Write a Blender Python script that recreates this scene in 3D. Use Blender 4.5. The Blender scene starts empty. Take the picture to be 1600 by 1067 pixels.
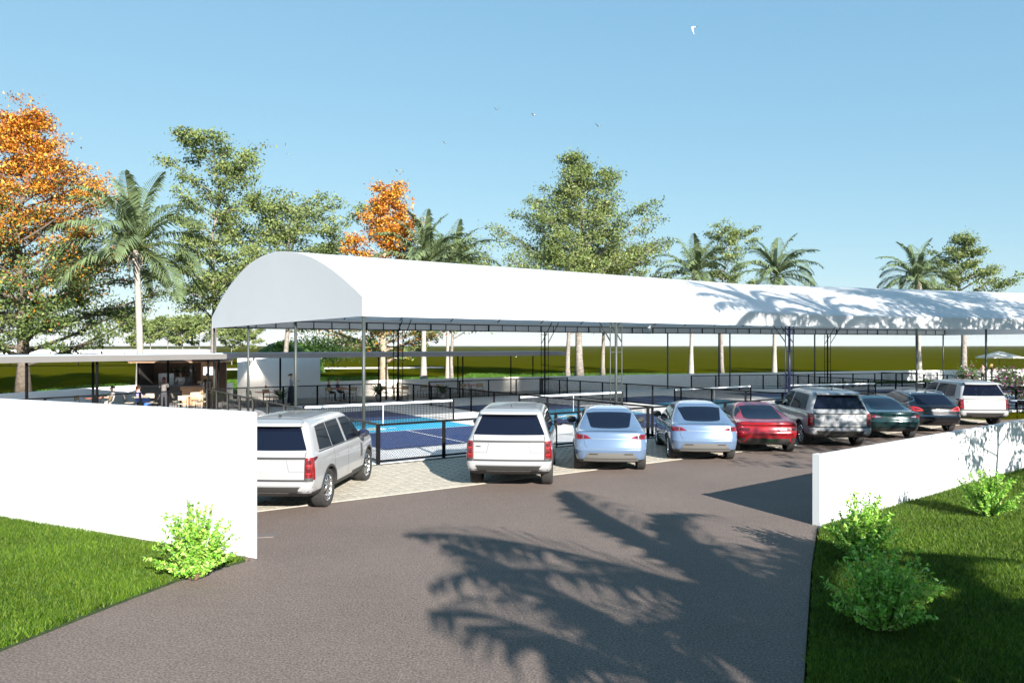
import bpy, bmesh, math, random
import numpy as np
from mathutils import Vector, Matrix
from mathutils.bvhtree import BVHTree

random.seed(7)
RNG = np.random.default_rng(11)
sc = bpy.context.scene
COL = sc.collection
R = math.radians

# ------------------------------------------------------------------ camera
CAM_H = 3.25
cam = bpy.data.cameras.new('camera')
cam.sensor_width = 36.0
cam.lens = 26.35
cam.shift_y = 0.0041
cam.clip_start = 0.1
cam.clip_end = 20000
camo = bpy.data.objects.new('camera', cam)
COL.objects.link(camo)
camo.location = (0, 0, CAM_H)
camo.rotation_euler = (R(90), 0, 0)
sc.camera = camo

# ------------------------------------------------------------------ sky, sun, exposure
SUN_EL = R(22.5)
SUN_H = Vector((0.425, -0.905))            # horizontal direction towards the sun
SUN_H.normalize()
SUN_AZ = math.atan2(SUN_H.x, SUN_H.y)     # clockwise from +Y
world = bpy.data.worlds.new('World')
sc.world = world
world.use_nodes = True
wn = world.node_tree
wn.nodes.clear()
wout = wn.nodes.new('ShaderNodeOutputWorld')
wbg = wn.nodes.new('ShaderNodeBackground')
wsky = wn.nodes.new('ShaderNodeTexSky')
wsky.sky_type = 'NISHITA'
wsky.sun_disc = False
wsky.sun_elevation = SUN_EL
wsky.sun_rotation = SUN_AZ
wsky.air_density = 1.0
wsky.dust_density = 0.0
wsky.ozone_density = 6.0
# one tone curve per channel over the whole sky: paler, more cyan, less contrast between zenith and horizon
wsep = wn.nodes.new('ShaderNodeSeparateColor'); wcom = wn.nodes.new('ShaderNodeCombineColor')
wn.links.new(wsky.outputs[0], wsep.inputs[0])
for ch, ex, k in (('Red', 0.58, 0.934), ('Green', 0.42, 1.294), ('Blue', 0.30, 1.62)):
    pw = wn.nodes.new('ShaderNodeMath'); pw.operation = 'POWER'; pw.inputs[1].default_value = ex
    ml = wn.nodes.new('ShaderNodeMath'); ml.operation = 'MULTIPLY'; ml.inputs[1].default_value = k
    wn.links.new(wsep.outputs[ch], pw.inputs[0]); wn.links.new(pw.outputs[0], ml.inputs[0]); wn.links.new(ml.outputs[0], wcom.inputs[ch])
wbg.inputs['Strength'].default_value = 0.115
wn.links.new(wcom.outputs[0], wbg.inputs[0])
wn.links.new(wbg.outputs[0], wout.inputs[0])

sun = bpy.data.lights.new('sun', 'SUN')
sun.energy = 5.0
sun.angle = R(0.42)
sun.color = (1.0, 0.955, 0.90)
suno = bpy.data.objects.new('sun', sun)
COL.objects.link(suno)
to_sun = Vector((SUN_H.x * math.cos(SUN_EL), SUN_H.y * math.cos(SUN_EL), math.sin(SUN_EL)))
suno.rotation_euler = to_sun.to_track_quat('Z', 'Y').to_euler()
suno.location = (20, -40, 30)

sc.view_settings.view_transform = 'Standard'
sc.view_settings.look = 'None'
sc.view_settings.gamma = 1.0
sc.view_settings.use_curve_mapping = False
sc.view_settings.exposure = 1.5
sc.cycles.max_bounces = 6
sc.cycles.diffuse_bounces = 3
sc.cycles.transparent_max_bounces = 8
sc.cycles.use_denoising = True

# ------------------------------------------------------------------ materials
MATS = {}

def mat(name, color, rough=0.6, metal=0.0, var=0.0, scale=5.0, bump=0.0, bscale=None, spec=0.5,
        coat=0.0, emit=None, estr=0.0, attr=False, trans=0.0, detail=4.0, color2=None, alpha=None):
    """Principled material; var / color2 = procedural colour variation, attr = colour from the 'col' attribute."""
    if name in MATS:
        return MATS[name]
    m = bpy.data.materials.new(name)
    m.use_nodes = True
    nt = m.node_tree
    b = nt.nodes['Principled BSDF']
    b.inputs['Roughness'].default_value = rough
    b.inputs['Metallic'].default_value = metal
    b.inputs['Specular IOR Level'].default_value = spec
    b.inputs['Coat Weight'].default_value = coat
    b.inputs['Coat Roughness'].default_value = 0.04
    c = (*color, 1.0)
    b.inputs['Base Color'].default_value = c
    tc = None
    if var or bump or color2:
        tc = nt.nodes.new('ShaderNodeTexCoord')
    if attr:
        a = nt.nodes.new('ShaderNodeAttribute')
        a.attribute_name = 'col'
        nt.links.new(a.outputs['Color'], b.inputs['Base Color'])
    elif var or color2:
        n = nt.nodes.new('ShaderNodeTexNoise')
        n.inputs['Scale'].default_value = scale
        n.inputs['Detail'].default_value = detail
        nt.links.new(tc.outputs['Object'], n.inputs['Vector'])
        r = nt.nodes.new('ShaderNodeValToRGB')
        r.color_ramp.elements[0].position = 0.3
        r.color_ramp.elements[1].position = 0.7
        c2 = color2 if color2 else tuple(min(1, x * (1 + var)) for x in color)
        c1 = tuple(x * (1 - var) for x in color) if not color2 else color
        r.color_ramp.elements[0].color = (*c1, 1)
        r.color_ramp.elements[1].color = (*c2, 1)
        nt.links.new(n.outputs['Fac'], r.inputs['Fac'])
        nt.links.new(r.outputs['Color'], b.inputs['Base Color'])
    if bump:
        n2 = nt.nodes.new('ShaderNodeTexNoise')
        n2.inputs['Scale'].default_value = bscale or scale * 4
        n2.inputs['Detail'].default_value = 5
        nt.links.new(tc.outputs['Object'], n2.inputs['Vector'])
        bp = nt.nodes.new('ShaderNodeBump')
        bp.inputs['Strength'].default_value = bump
        bp.inputs['Distance'].default_value = 0.02
        nt.links.new(n2.outputs['Fac'], bp.inputs['Height'])
        nt.links.new(bp.outputs['Normal'], b.inputs['Normal'])
    if emit:
        b.inputs['Emission Color'].default_value = (*emit, 1)
        b.inputs['Emission Strength'].default_value = estr
    if trans:
        t = nt.nodes.new('ShaderNodeBsdfTranslucent')
        mx = nt.nodes.new('ShaderNodeMixShader')
        mx.inputs[0].default_value = trans
        out = nt.nodes['Material Output']
        if attr:
            nt.links.new(a.outputs['Color'], t.inputs['Color'])
        else:
            t.inputs['Color'].default_value = c
        nt.links.new(b.outputs[0], mx.inputs[1])
        nt.links.new(t.outputs[0], mx.inputs[2])
        nt.links.new(mx.outputs[0], out.inputs[0])
    MATS[name] = m
    return m

# ------------------------------------------------------------------ mesh helpers
class MB:
    """Collects boxes, bars, tubes and patches for ONE mesh object."""
    def __init__(s):
        s.v = []; s.f = []; s.m = []; s.smooth = []
    def add(s, vs, fs, mi=0, sm=False):
        o = len(s.v)
        s.v.extend([tuple(p) for p in vs])
        for f in fs:
            s.f.append(tuple(i + o for i in f)); s.m.append(mi); s.smooth.append(sm)
        return s
    def box(s, x0, x1, y0, y1, z0, z1, mi=0):
        vs = [(x0,y0,z0),(x1,y0,z0),(x1,y1,z0),(x0,y1,z0),(x0,y0,z1),(x1,y0,z1),(x1,y1,z1),(x0,y1,z1)]
        return s.add(vs, [(0,3,2,1),(4,5,6,7),(0,1,5,4),(1,2,6,5),(2,3,7,6),(3,0,4,7)], mi)
    def bevbox(s, x0, x1, y0, y1, z0, z1, b=0.01, mi=0):
        """box with chamfered vertical and top edges"""
        def ring(i, z):
            return [(x0+i+b,y0+i,z),(x1-i-b,y0+i,z),(x1-i,y0+i+b,z),(x1-i,y1-i-b,z),(x1-i-b,y1-i,z),(x0+i+b,y1-i,z),(x0+i,y1-i-b,z),(x0+i,y0+i+b,z)]
        rings = [ring(0,z0), ring(0,z1-b), ring(b,z1)]
        vs = sum(rings, [])
        fs = []
        for k in range(2):
            for i in range(8):
                j = (i+1) % 8
                fs.append((k*8+i, k*8+j, (k+1)*8+j, (k+1)*8+i))
        fs.append(tuple(reversed(range(8)))); fs.append(tuple(range(16,24)))
        return s.add(vs, fs, mi)
    def bar(s, a, b, w, h=None, mi=0):
        """rectangular bar between two points (w sideways, h in the up direction)"""
        a = Vector(a); b = Vector(b); h = h or w
        d = (b - a).normalized()
        up = Vector((0,0,1)) if abs(d.z) < 0.95 else Vector((0,1,0))
        sd = d.cross(up).normalized(); up = sd.cross(d).normalized()
        vs = []
        for p in (a, b):
            for i, j in ((-1,-1),(1,-1),(1,1),(-1,1)):
                vs.append(p + sd*(i*w/2) + up*(j*h/2))
        return s.add(vs, [(3,2,1,0),(4,5,6,7),(0,1,5,4),(1,2,6,5),(2,3,7,6),(3,0,4,7)], mi)
    def wire(s, a, b, w, mi=0):
        a = Vector(a); b = Vector(b); d = (b-a).normalized()
        up = Vector((0,0,1)) if abs(d.z) < 0.95 else Vector((0,1,0))
        sd = d.cross(up).normalized(); up = sd.cross(d).normalized()
        vs = []
        for p in (a, b):
            for k in range(3):
                t = 2*math.pi*k/3
                vs.append(p + sd*(math.cos(t)*w/2) + up*(math.sin(t)*w/2))
        return s.add(vs, [(0,1,4,3),(1,2,5,4),(2,0,3,5)], mi)
    def tube(s, pts, rad, n=8, mi=0, cap=True, sm=True):
        pts = [Vector(p) for p in pts]
        if not hasattr(rad, '__len__'):
            rad = [rad]*len(pts)
        vs = []; fs = []
        prev = None
        for i, p in enumerate(pts):
            d = (pts[min(i+1,len(pts)-1)] - pts[max(i-1,0)]).normalized()
            if prev is None:
                up = Vector((0,0,1)) if abs(d.z) < 0.9 else Vector((1,0,0))
                sd = d.cross(up).normalized()
            else:
                sd = (prev - d*prev.dot(d)).normalized()
            prev = sd
            up = sd.cross(d)
            for k in range(n):
                t = 2*math.pi*k/n
                vs.append(p + (sd*math.cos(t) + up*math.sin(t))*rad[i])
        for i in range(len(pts)-1):
            for k in range(n):
                j = (k+1) % n
                fs.append((i*n+k, i*n+j, (i+1)*n+j, (i+1)*n+k))
        if cap:
            fs.append(tuple(reversed(range(n)))); fs.append(tuple(range((len(pts)-1)*n, len(pts)*n)))
        return s.add(vs, fs, mi, sm)
    def lathe(s, prof, n=24, axis='z', c=(0,0,0), mi=0, sm=True):
        vs = []; fs = []
        for r, h in prof:
            for k in range(n):
                t = 2*math.pi*k/n
                a, b = r*math.cos(t), r*math.sin(t)
                p = (a,b,h) if axis == 'z' else (h,a,b) if axis == 'x' else (a,h,b)
                vs.append((p[0]+c[0], p[1]+c[1], p[2]+c[2]))
        for i in range(len(prof)-1):
            for k in range(n):
                j = (k+1) % n
                fs.append((i*n+k, i*n+j, (i+1)*n+j, (i+1)*n+k))
        return s.add(vs, fs, mi, sm)
    def prism(s, poly, z0, z1, mi=0):
        n = len(poly)
        vs = [(p[0],p[1],z0) for p in poly] + [(p[0],p[1],z1) for p in poly]
        fs = [tuple(reversed(range(n))), tuple(range(n,2*n))]
        for i in range(n):
            j = (i+1) % n
            fs.append((i,j,n+j,n+i))
        return s.add(vs, fs, mi)
    def grid(s, P, mi=0, sm=True):
        """P: rows of points"""
        nu = len(P); nv = len(P[0])
        vs = [p for r in P for p in r]
        fs = [(i*nv+j, i*nv+j+1, (i+1)*nv+j+1, (i+1)*nv+j) for i in range(nu-1) for j in range(nv-1)]
        return s.add(vs, fs, mi, sm)
    def mesh(s, name, mats):
        me = bpy.data.meshes.new(name)
        me.from_pydata(s.v, [], s.f)
        for m in (mats if isinstance(mats, (list,tuple)) else [mats]):
            me.materials.append(m)
        me.polygons.foreach_set('material_index', s.m)
        me.polygons.foreach_set('use_smooth', s.smooth)
        me.update()
        return me
    def build(s, name, mats, parent=None, fix=False, sharp=None):
        me = s.mesh(name, mats)
        if fix:
            bm = bmesh.new(); bm.from_mesh(me)
            bmesh.ops.recalc_face_normals(bm, faces=bm.faces)
            bm.to_mesh(me); bm.free()
        if sharp:
            me.set_sharp_from_angle(angle=R(sharp))
        return link(name, me, parent)

def link(name, me, parent=None):
    o = bpy.data.objects.new(name, me)
    COL.objects.link(o)
    if parent is not None:
        o.parent = parent
    return o

def fast_mesh(name, V, F, material, colors=None):
    """numpy vertices (n,3) and faces (m,k) -> mesh; colors per vertex (n,3)"""
    V = np.asarray(V, dtype=np.float32); F = np.asarray(F, dtype=np.int32)
    k = F.shape[1]
    me = bpy.data.meshes.new(name)
    me.vertices.add(len(V)); me.vertices.foreach_set('co', V.ravel())
    me.loops.add(F.size); me.loops.foreach_set('vertex_index', F.ravel())
    me.polygons.add(len(F))
    me.polygons.foreach_set('loop_start', np.arange(0, F.size, k, dtype=np.int32))
    me.polygons.foreach_set('loop_total', np.full(len(F), k, dtype=np.int32))
    me.materials.append(material)
    if colors is not None:
        ca = me.color_attributes.new('col', 'FLOAT_COLOR', 'POINT')
        c4 = np.ones((len(V), 4), dtype=np.float32); c4[:, :3] = colors
        ca.data.foreach_set('color', c4.ravel())
    me.update(calc_edges=True)
    return me

def tag(o, label=None, cat=None, group=None, kind=None):
    if label: o['label'] = label
    if cat: o['category'] = cat
    if group: o['group'] = group
    if kind: o['kind'] = kind
    return o

def thing(name, label, cat, loc=(0,0,0), rz=0.0, group=None):
    o = bpy.data.objects.new(name, None)
    COL.objects.link(o)
    o.empty_display_size = 0.3
    o.location = loc; o.rotation_euler = (0,0,rz)
    return tag(o, label, cat, group)

def copy_tree(o, parent=None):
    c = o.copy(); COL.objects.link(c); c.parent = parent
    for ch in list(o.children):
        copy_tree(ch, c)
    return c

def place(src, loc, rz, label, group=None, scale=None):
    c = copy_tree(src)
    c.location = loc; c.rotation_euler = (0,0,rz)
    if scale: c.scale = (scale,)*3
    c['label'] = label
    if group: c['group'] = group
    return c

def struct(name, mb, mats, label=None, parent=None):
    o = mb.build(name, mats, parent)
    if parent is None:
        tag(o, label, None, None, 'structure')
    return o

# plan of the place: the canopy grid of courts is turned against the camera
A1 = R(34.56)
U1 = Vector((math.cos(A1), math.sin(A1))); V1 = Vector((-math.sin(A1), math.cos(A1)))
C0 = Vector((-4.58, 22.9))                  # near corner of the first canopy
A2 = R(19.3)
U2 = Vector((math.cos(A2), math.sin(A2))); V2 = Vector((-math.sin(A2), math.cos(A2)))
C2 = Vector((16.7, 37.6))                   # near corner of the second canopy
CW = 19.3                                   # canopy width
def L1(u, v, z=0.0):
    p = C0 + U1*u + V1*v
    return (p.x, p.y, z)
def L2(u, v, z=0.0):
    p = C2 + U2*u + V2*v
    return (p.x, p.y, z)

# shared materials
M_white = mat('white_render', (0.62,0.62,0.615), 0.85, var=0.03, scale=0.7, bump=0.08, bscale=40)
M_membrane = mat('membrane_white', (0.76,0.76,0.76), 0.55, var=0.015, scale=0.4, bump=0.02, bscale=3, trans=0.40)
M_gable = mat('membrane_gable', (0.74,0.74,0.74), 0.6, var=0.015, scale=0.4, trans=0.08)
M_steel = mat('painted_steel_dark', (0.038,0.045,0.040), 0.5, var=0.15, scale=3)
M_black = mat('black_steel', (0.0035,0.0035,0.004), 0.7, var=0.2, scale=4, spec=0.12)
M_wire = mat('black_wire', (0.005,0.005,0.006), 0.7, spec=0.2)
M_blue_steel = mat('blue_steel', (0.006,0.009,0.055), 0.4, var=0.2, scale=3)
M_grey = mat('grey_fascia', (0.22,0.22,0.235), 0.7, var=0.05, scale=1.2)
M_conc = mat('concrete_light', (0.34,0.33,0.32), 0.85, var=0.08, scale=1.5, bump=0.1, bscale=30)
# ================================================================== SETTING: ground, driveway, pavers, courts
M_field = mat('field_olive', (0.046,0.047,0.0016), 1.0, color2=(0.054,0.055,0.0022), scale=0.02, detail=8, spec=0.0)
M_soil = mat('lawn_soil', (0.014,0.028,0.005), 0.95, var=0.4, scale=6)
M_blade = mat('grass_blade', (0.08,0.16,0.02), 0.55, attr=True, trans=0.25, spec=0.3)
M_court_white = mat('court_white', (0.62,0.62,0.615), 0.7, var=0.03, scale=0.6)
M_court_blue = mat('court_blue', (0.009,0.033,0.125), 0.6, var=0.10, scale=0.8, bump=0.05, bscale=60)
M_court_cyan = mat('court_cyan', (0.022,0.33,0.55), 0.6, var=0.06, scale=0.8)
M_line = mat('line_paint', (0.70,0.70,0.70), 0.6)
M_paver = mat('paver_beige', (0.35,0.315,0.25), 0.85, color2=(0.43,0.39,0.315), scale=3.5, detail=6, bump=0.15, bscale=50)
M_joint = mat('paver_joint', (0.055,0.058,0.035), 0.95, var=0.3, scale=8)
M_patio = mat('patio_floor', (0.40,0.38,0.35), 0.8, var=0.08, scale=0.8)

def asphalt_material():
    m = bpy.data.materials.new('asphalt'); m.use_nodes = True
    nt = m.node_tree; b = nt.nodes['Principled BSDF']
    tc = nt.nodes.new('ShaderNodeTexCoord')
    def noise(sc_, det, rough=0.6):
        n = nt.nodes.new('ShaderNodeTexNoise'); n.inputs['Scale'].default_value = sc_
        n.inputs['Detail'].default_value = det; n.inputs['Roughness'].default_value = rough
        nt.links.new(tc.outputs['Object'], n.inputs['Vector']); return n
    fine = noise(38, 3, 0.75); mid = noise(6, 4); big = noise(0.35, 5)
    r = nt.nodes.new('ShaderNodeValToRGB')
    e = r.color_ramp.elements
    e[0].position = 0.30; e[0].color = (0.052,0.041,0.035,1)
    e[1].position = 0.72; e[1].color = (0.27,0.208,0.175,1)
    k = e.new(0.5); k.color = (0.138,0.107,0.090,1)
    nt.links.new(fine.outputs['Fac'], r.inputs['Fac'])
    def mul(col, n, lo, hi):
        rr = nt.nodes.new('ShaderNodeMapRange')
        rr.inputs['From Min'].default_value = 0.3; rr.inputs['From Max'].default_value = 0.7
        rr.inputs['To Min'].default_value = lo; rr.inputs['To Max'].default_value = hi
        nt.links.new(n.outputs['Fac'], rr.inputs['Value'])
        mx = nt.nodes.new('ShaderNodeMix'); mx.data_type = 'RGBA'; mx.blend_type = 'MULTIPLY'
        mx.inputs[0].default_value = 1.0
        nt.links.new(col, mx.inputs['A']); nt.links.new(rr.outputs[0], mx.inputs['B'])
        return mx.outputs['Result']
    c = mul(r.outputs['Color'], mid, 0.93, 1.07)
    c = mul(c, big, 0.90, 1.10)
    nt.links.new(c, b.inputs['Base Color'])
    b.inputs['Roughness'].default_value = 0.9
    b.inputs['Specular IOR Level'].default_value = 0.3
    bp = nt.nodes.new('ShaderNodeBump'); bp.inputs['Strength'].default_value = 0.35; bp.inputs['Distance'].default_value = 0.01
    nt.links.new(fine.outputs['Fac'], bp.inputs['Height']); nt.links.new(bp.outputs[0], b.inputs['Normal'])
    return m
M_asphalt = asphalt_material()

g = MB(); S = 9000
g.add([(-S,-S,-0.10),(S,-S,-0.10),(S,S,-0.10),(-S,S,-0.10)], [(0,1,2,3)])
struct('ground', g, M_field, 'flat olive green field reaching to the horizon')

WL0 = Vector((-3.90,11.46)); WLd = Vector((-5.9,2.9)).normalized()      # wall beside the lawn with one shrub
WR0 = Vector((5.54,13.51)); WRd = Vector((0.785,0.620)).normalized()    # wall beside the lawn with three shrubs
edge_a = [(-14,-14),(-7.4,4.0),(-6.35,6.0),(-5.44,7.96),(-4.98,9.35),(-4.62,10.3),(-4.22,11.0),(-3.90,11.40)]
edge_b = [(5.50,13.52),(5.30,13.05),(4.35,10.9),(2.81,7.22),(1.2,3.4),(-0.4,-0.4),(-5.0,-14)]
def pt2(v): return (v.x, v.y)
drive = edge_a + [pt2(WL0 + WLd*3.9), L1(-7.5,-6.55)[:2], L1(24.6,-6.55)[:2], L2(-0.4,-6.0)[:2], L2(15,-6.0)[:2], pt2(WR0 + WRd*34)] + edge_b
d = MB(); d.prism(list(reversed(drive)), -0.09, 0.0)
struct('driveway', d, M_asphalt, 'grey brown speckled asphalt driveway with palm shadows')

# paved parking strip: eight-sided blocks, dark earth showing at their corners
pv = MB(); pv.prism([L1(-7.4,-6.44)[:2], L1(26.4,-6.44)[:2], L1(26.4,-2.46)[:2], L1(-7.4,-2.46)[:2]], -0.08, 0.006)
strip = struct('parking_strip', pv, M_joint, 'strip of beige pavers under the parked cars')
PB = 0.25; c_ = 0.060; hw = PB/2 - 0.0012
blk = MB()
n_u = int(33.6/PB); n_v = int(3.95/PB)
for i in range(n_u):
    for j in range(n_v):
        cu = -7.35 + (i+0.5)*PB; cv = -6.43 + (j+0.5)*PB
        h = 0.016 + random.uniform(-0.002,0.002)
        poly = [(-hw+c_,-hw),(hw-c_,-hw),(hw,-hw+c_),(hw,hw-c_),(hw-c_,hw),(-hw+c_,hw),(-hw,hw-c_),(-hw,-hw+c_)]
        vs = [L1(cu+a,cv+b_,h) for a,b_ in poly] + [L1(cu+a,cv+b_,0.004) for a,b_ in poly]
        fs = [tuple(range(8))] + [(k,8+k,8+(k+1)%8,(k+1)%8) for k in range(8)]
        blk.add(vs, fs)
pob = blk.build('paver', M_paver, strip); pob['kind'] = 'stuff'
ke = MB(); ke.bar(L1(-7.4,-6.50,0.006), L1(26.4,-6.50,0.004), 0.075, 0.03)
ke.build('edging', mat('edging_stone', (0.30,0.27,0.22), 0.8, var=0.1, scale=4), strip)
# low concrete slab beside the wall end
sb = MB(); a0 = WL0 + Vector((0.02,1.15))
sb.prism([(-4.95,12.55),(-4.05,12.72),(-4.05,12.98),(-4.95,12.80)], 0.0, 0.014)
struct('kerb', sb, mat('kerb_concrete', (0.125,0.105,0.095), 0.85, var=0.1, scale=5), 'short grey concrete kerb block on the asphalt by the wall end')

# court slabs
cs = MB()
cs.prism([L1(-0.9,-2.45)[:2], L1(26.2,-2.45)[:2], L1(32.2,CW+0.2)[:2], L1(-0.9,CW+0.2)[:2]], -0.09, 0.022)
court1 = struct('court_floor', cs, M_court_white, 'white painted slab around the pickleball courts under the near canopy')
cs = MB()
cs.prism([L2(0.4,-2.6)[:2], L2(34,-2.6)[:2], L2(34,CW+0.2)[:2], L2(0.1,CW+0.2)[:2]], -0.09, 0.020)
court2 = struct('court_floor_far', cs, M_court_white, 'white painted slab around the courts under the far canopy')

def court(LF, parent, u0, v0, logo=True):
    """pickleball court 6.1 x 13.4 m, long side along v, net in the middle"""
    w, l, k = 6.1, 13.4, 2.13
    def sheet(name, a, b, c, e, z, m):
        s = MB(); s.add([LF(a,c,z),LF(b,c,z),LF(b,e,z),LF(a,e,z)], [(0,1,2,3)])
        return s.build(name, m, parent)
    sheet('court_end', u0, u0+w, v0, v0+l/2-k, 0.026, M_court_blue)
    sheet('court_end', u0, u0+w, v0+l/2+k, v0+l, 0.026, M_court_blue)
    sheet('kitchen_zone', u0, u0+w, v0+l/2-k, v0+l/2+k, 0.026, M_court_cyan)
    ln = MB(); t = 0.055; z = 0.030
    def line(a,b,c,e):
        ln.add([LF(a,c,z),LF(b,c,z),LF(b,e,z),LF(a,e,z)], [(0,1,2,3)])
    for v in (v0, v0+l/2-k, v0+l/2+k-t, v0+l-t):
        line(u0+t, u0+w-t, v, v+t)
    for u in (u0, u0+w-t):
        line(u, u+t, v0, v0+l)
    line(u0+w/2-t/2, u0+w/2+t/2, v0+t, v0+l/2-k)
    line(u0+w/2-t/2, u0+w/2+t/2, v0+l/2+k, v0+l-t)
    ln.build('court_line', M_line, parent)
    if logo:   # oval emblem on the kitchen
        em = MB(); cu, cv = u0+w*0.34, v0+l/2-k*0.5
        for (du, dv, ru, rv, zz, mi) in ((0,0,0.62,0.30,0.031,0),(0.05,0.0,0.16,0.12,0.035,1)):
            n = 20; off = len(em.v)
            em.v += [LF(cu+du+ru*math.cos(2*math.pi*q/n), cv+dv+rv*math.sin(2*math.pi*q/n), zz) for q in range(n)]
            em.f.append(tuple(range(off,off+n))); em.m.append(mi); em.smooth.append(False)
        for q in range(5):
            a = q*2*math.pi/5; off = len(em.v)
            em.v += [LF(cu+0.9*math.cos(a)*1.0-0.2, cv+0.42*math.sin(a)+b2, 0.031) for b2 in (-0.05,0.05)] + [LF(cu+0.9*math.cos(a)+0.15, cv+0.42*math.sin(a)+b2, 0.031) for b2 in (0.05,-0.05)]
            em.f.append((off+0,off+3,off+2,off+1)); em.m.append(0); em.smooth.append(False)
        em.build('court_emblem', [M_line, mat('emblem_green',(0.10,0.30,0.06),0.6)], parent)
for u0 in (0.62, 10.35, 20.4):
    court(L1, court1, u0, -0.25)
for u0 in (2.2, 12.0, 21.8):
    court(L2, court2, u0, -0.2)

# patio floor of the cafe
pf = MB()
pf.prism([L1(-1.0,-2.0)[:2], L1(-1.0,19.45)[:2], L1(23.6,19.5)[:2], L1(24.5,26)[:2], (-9.0,51.5), (-17,45.6), (-23,43), (-26,33), (-23,21)], -0.09, 0.014)
struct('patio', pf, M_patio, 'pale stone patio of the cafe behind the fence')

# ------------------------------------------------------------------ lawns
lawn_a = [(-14,-14),(-7.4,4.0),(-6.35,6.0),(-5.47,7.94),(-5.01,9.33),(-4.65,10.28),(-4.26,10.97),(-4.02,11.30)] + [pt2(WL0+WLd*24+Vector((0,-0.04))), (-40,10)]
lawn_b = [(5.56,13.40),(5.33,13.0),(4.38,10.88),(2.84,7.2),(1.23,3.4),(-0.37,-0.4),(-5.0,-14),(60,-14),(60,40), pt2(WR0+WRd*34)]
la = MB(); la.prism(lawn_a, -0.09, 0.02); struct('lawn', la, M_soil, 'green lawn with one shrub beside the taller white wall')
lb = MB(); lb.prism(list(reversed(lawn_b)), -0.09, 0.02); struct('lawn_far', lb, M_soil, 'green lawn with three shrubs below the long low wall')

def inside(poly, P):
    x, y = P[:,0], P[:,1]; r = np.zeros(len(P), bool); n = len(poly)
    for i in range(n):
        x1,y1 = poly[i]; x2,y2 = poly[(i+1)%n]
        if y1 == y2: continue
        c = ((y1 > y) != (y2 > y)) & (x < (x2-x1)*(y-y1)/(y2-y1)+x1)
        r ^= c
    return r

def grass(name, label, poly, boxes, hmin, hmax, wid, pal, z0=0.015):
    """boxes: (x0,x1,y0,y1,density); one upright triangle per blade"""
    pts = []
    for x0,x1,y0,y1,dn in boxes:
        n = int((x1-x0)*(y1-y0)*dn)
        P = np.column_stack([RNG.uniform(x0,x1,n), RNG.uniform(y0,y1,n)])
        # keep what the camera can see, with a margin
        vis = (np.abs(P[:,0]) < 0.78*P[:,1] + 1.2)
        P = P[vis]
        pts.append(P[inside(poly,P)] if poly else P)
    P = np.vstack(pts); n = len(P)
    clump = 0.5+0.5*np.sin(P[:,0]*1.7+np.sin(P[:,1]*1.3)*2)*np.sin(P[:,1]*2.1+P[:,0]*0.6)
    h = RNG.uniform(hmin,hmax,n)*(0.85+0.3*clump)
    a = RNG.uniform(0,2*np.pi,n); w = wid*RNG.uniform(0.6,1.2,n)
    lean = RNG.normal(0,0.45,(n,2))*h[:,None]
    dx = np.cos(a)*w/2; dy = np.sin(a)*w/2
    V = np.empty((n,3,3))
    V[:,0] = np.column_stack([P[:,0]-dx,P[:,1]-dy,np.full(n,z0)])
    V[:,1] = np.column_stack([P[:,0]+dx,P[:,1]+dy,np.full(n,z0)])
    V[:,2] = np.column_stack([P[:,0]+lean[:,0],P[:,1]+lean[:,1],z0+h])
    pal = np.array(pal); ci = RNG.integers(0,len(pal),n)
    c = pal[ci]*RNG.uniform(0.75,1.2,(n,1))*(0.85+0.3*clump[:,None])
    C = np.repeat(c,3,axis=0); C[2::3] *= 1.15
    me = fast_mesh(name, V.reshape(-1,3), np.arange(3*n).reshape(-1,3), M_blade, C)
    o = link(name, me); tag(o, label, 'grass', None, 'stuff'); return o
PAL = [(0.048,0.105,0.005),(0.080,0.150,0.008),(0.024,0.062,0.004),(0.14,0.20,0.018),(0.056,0.115,0.006)]
grass('grass', 'short green grass of the lawn below the taller white wall', lawn_a, [(-14,-3.5,6.5,19,5200)], 0.05,0.10,0.014, PAL)
grass('grass', 'short green grass of the lawn around the three shrubs', lawn_b,
      [(2.0,8,5.5,9,5200),(3.5,12,9,14,4200),(5,20,14,20,2300),(10,26,20,30,900)], 0.045,0.09,0.015, PAL)
grass('grass', 'bright rough grass under the trees behind the back wall', None,
      [(-34,-12,50,62,60),(-26,-5,62,76,75),(-5,50,64,86,60),(50,66,70,86,45)], 0.10,0.32,0.16, [(0.05,0.12,0.008),(0.08,0.16,0.010),(0.035,0.09,0.008)], -0.10)

# ------------------------------------------------------------------ boundary walls
M_white2 = mat('white_render_brightened', (0.80,0.795,0.79), 0.85, var=0.03, scale=0.7, bump=0.08, bscale=40)  # paler copy of the white render, brightening walls that stand in shade
def wall_along(name, label, pts, h, t, mats=M_white2, z0=-0.1, cap=None):
    m = MB(); n = len(pts); P = [Vector(p) for p in pts]
    nr = []
    for i in range(n):
        d = (P[min(i+1,n-1)]-P[max(i-1,0)]).normalized(); nr.append(Vector((-d.y,d.x)))
    poly = [pt2(P[i]) for i in range(n)] + [pt2(P[i]+nr[i]*t) for i in reversed(range(n))]
    m.prism(poly, z0, h)
    o = m.build(name, mats, None, fix=True); tag(o, label, 'wall'); return o
wl_end = WL0 + WLd*24
m = MB(); nL = Vector((0.441,0.898)); m.prism([pt2(WL0), pt2(WL0+Vector((-0.10,0.25))), pt2(wl_end+nL*0.22), pt2(wl_end)], -0.1, 2.22)
wl_o = m.build('boundary_wall', M_white, None, fix=True); tag(wl_o, 'tall white rendered wall above the lawn with a single shrub', 'wall')
wr = thing('boundary_wall', 'long low white rendered wall behind the three shrubs', 'wall')
m = MB(); nR = Vector((-WRd.y,WRd.x)); p0 = WR0+WRd*0.18; p1 = WR0+WRd*34
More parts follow.
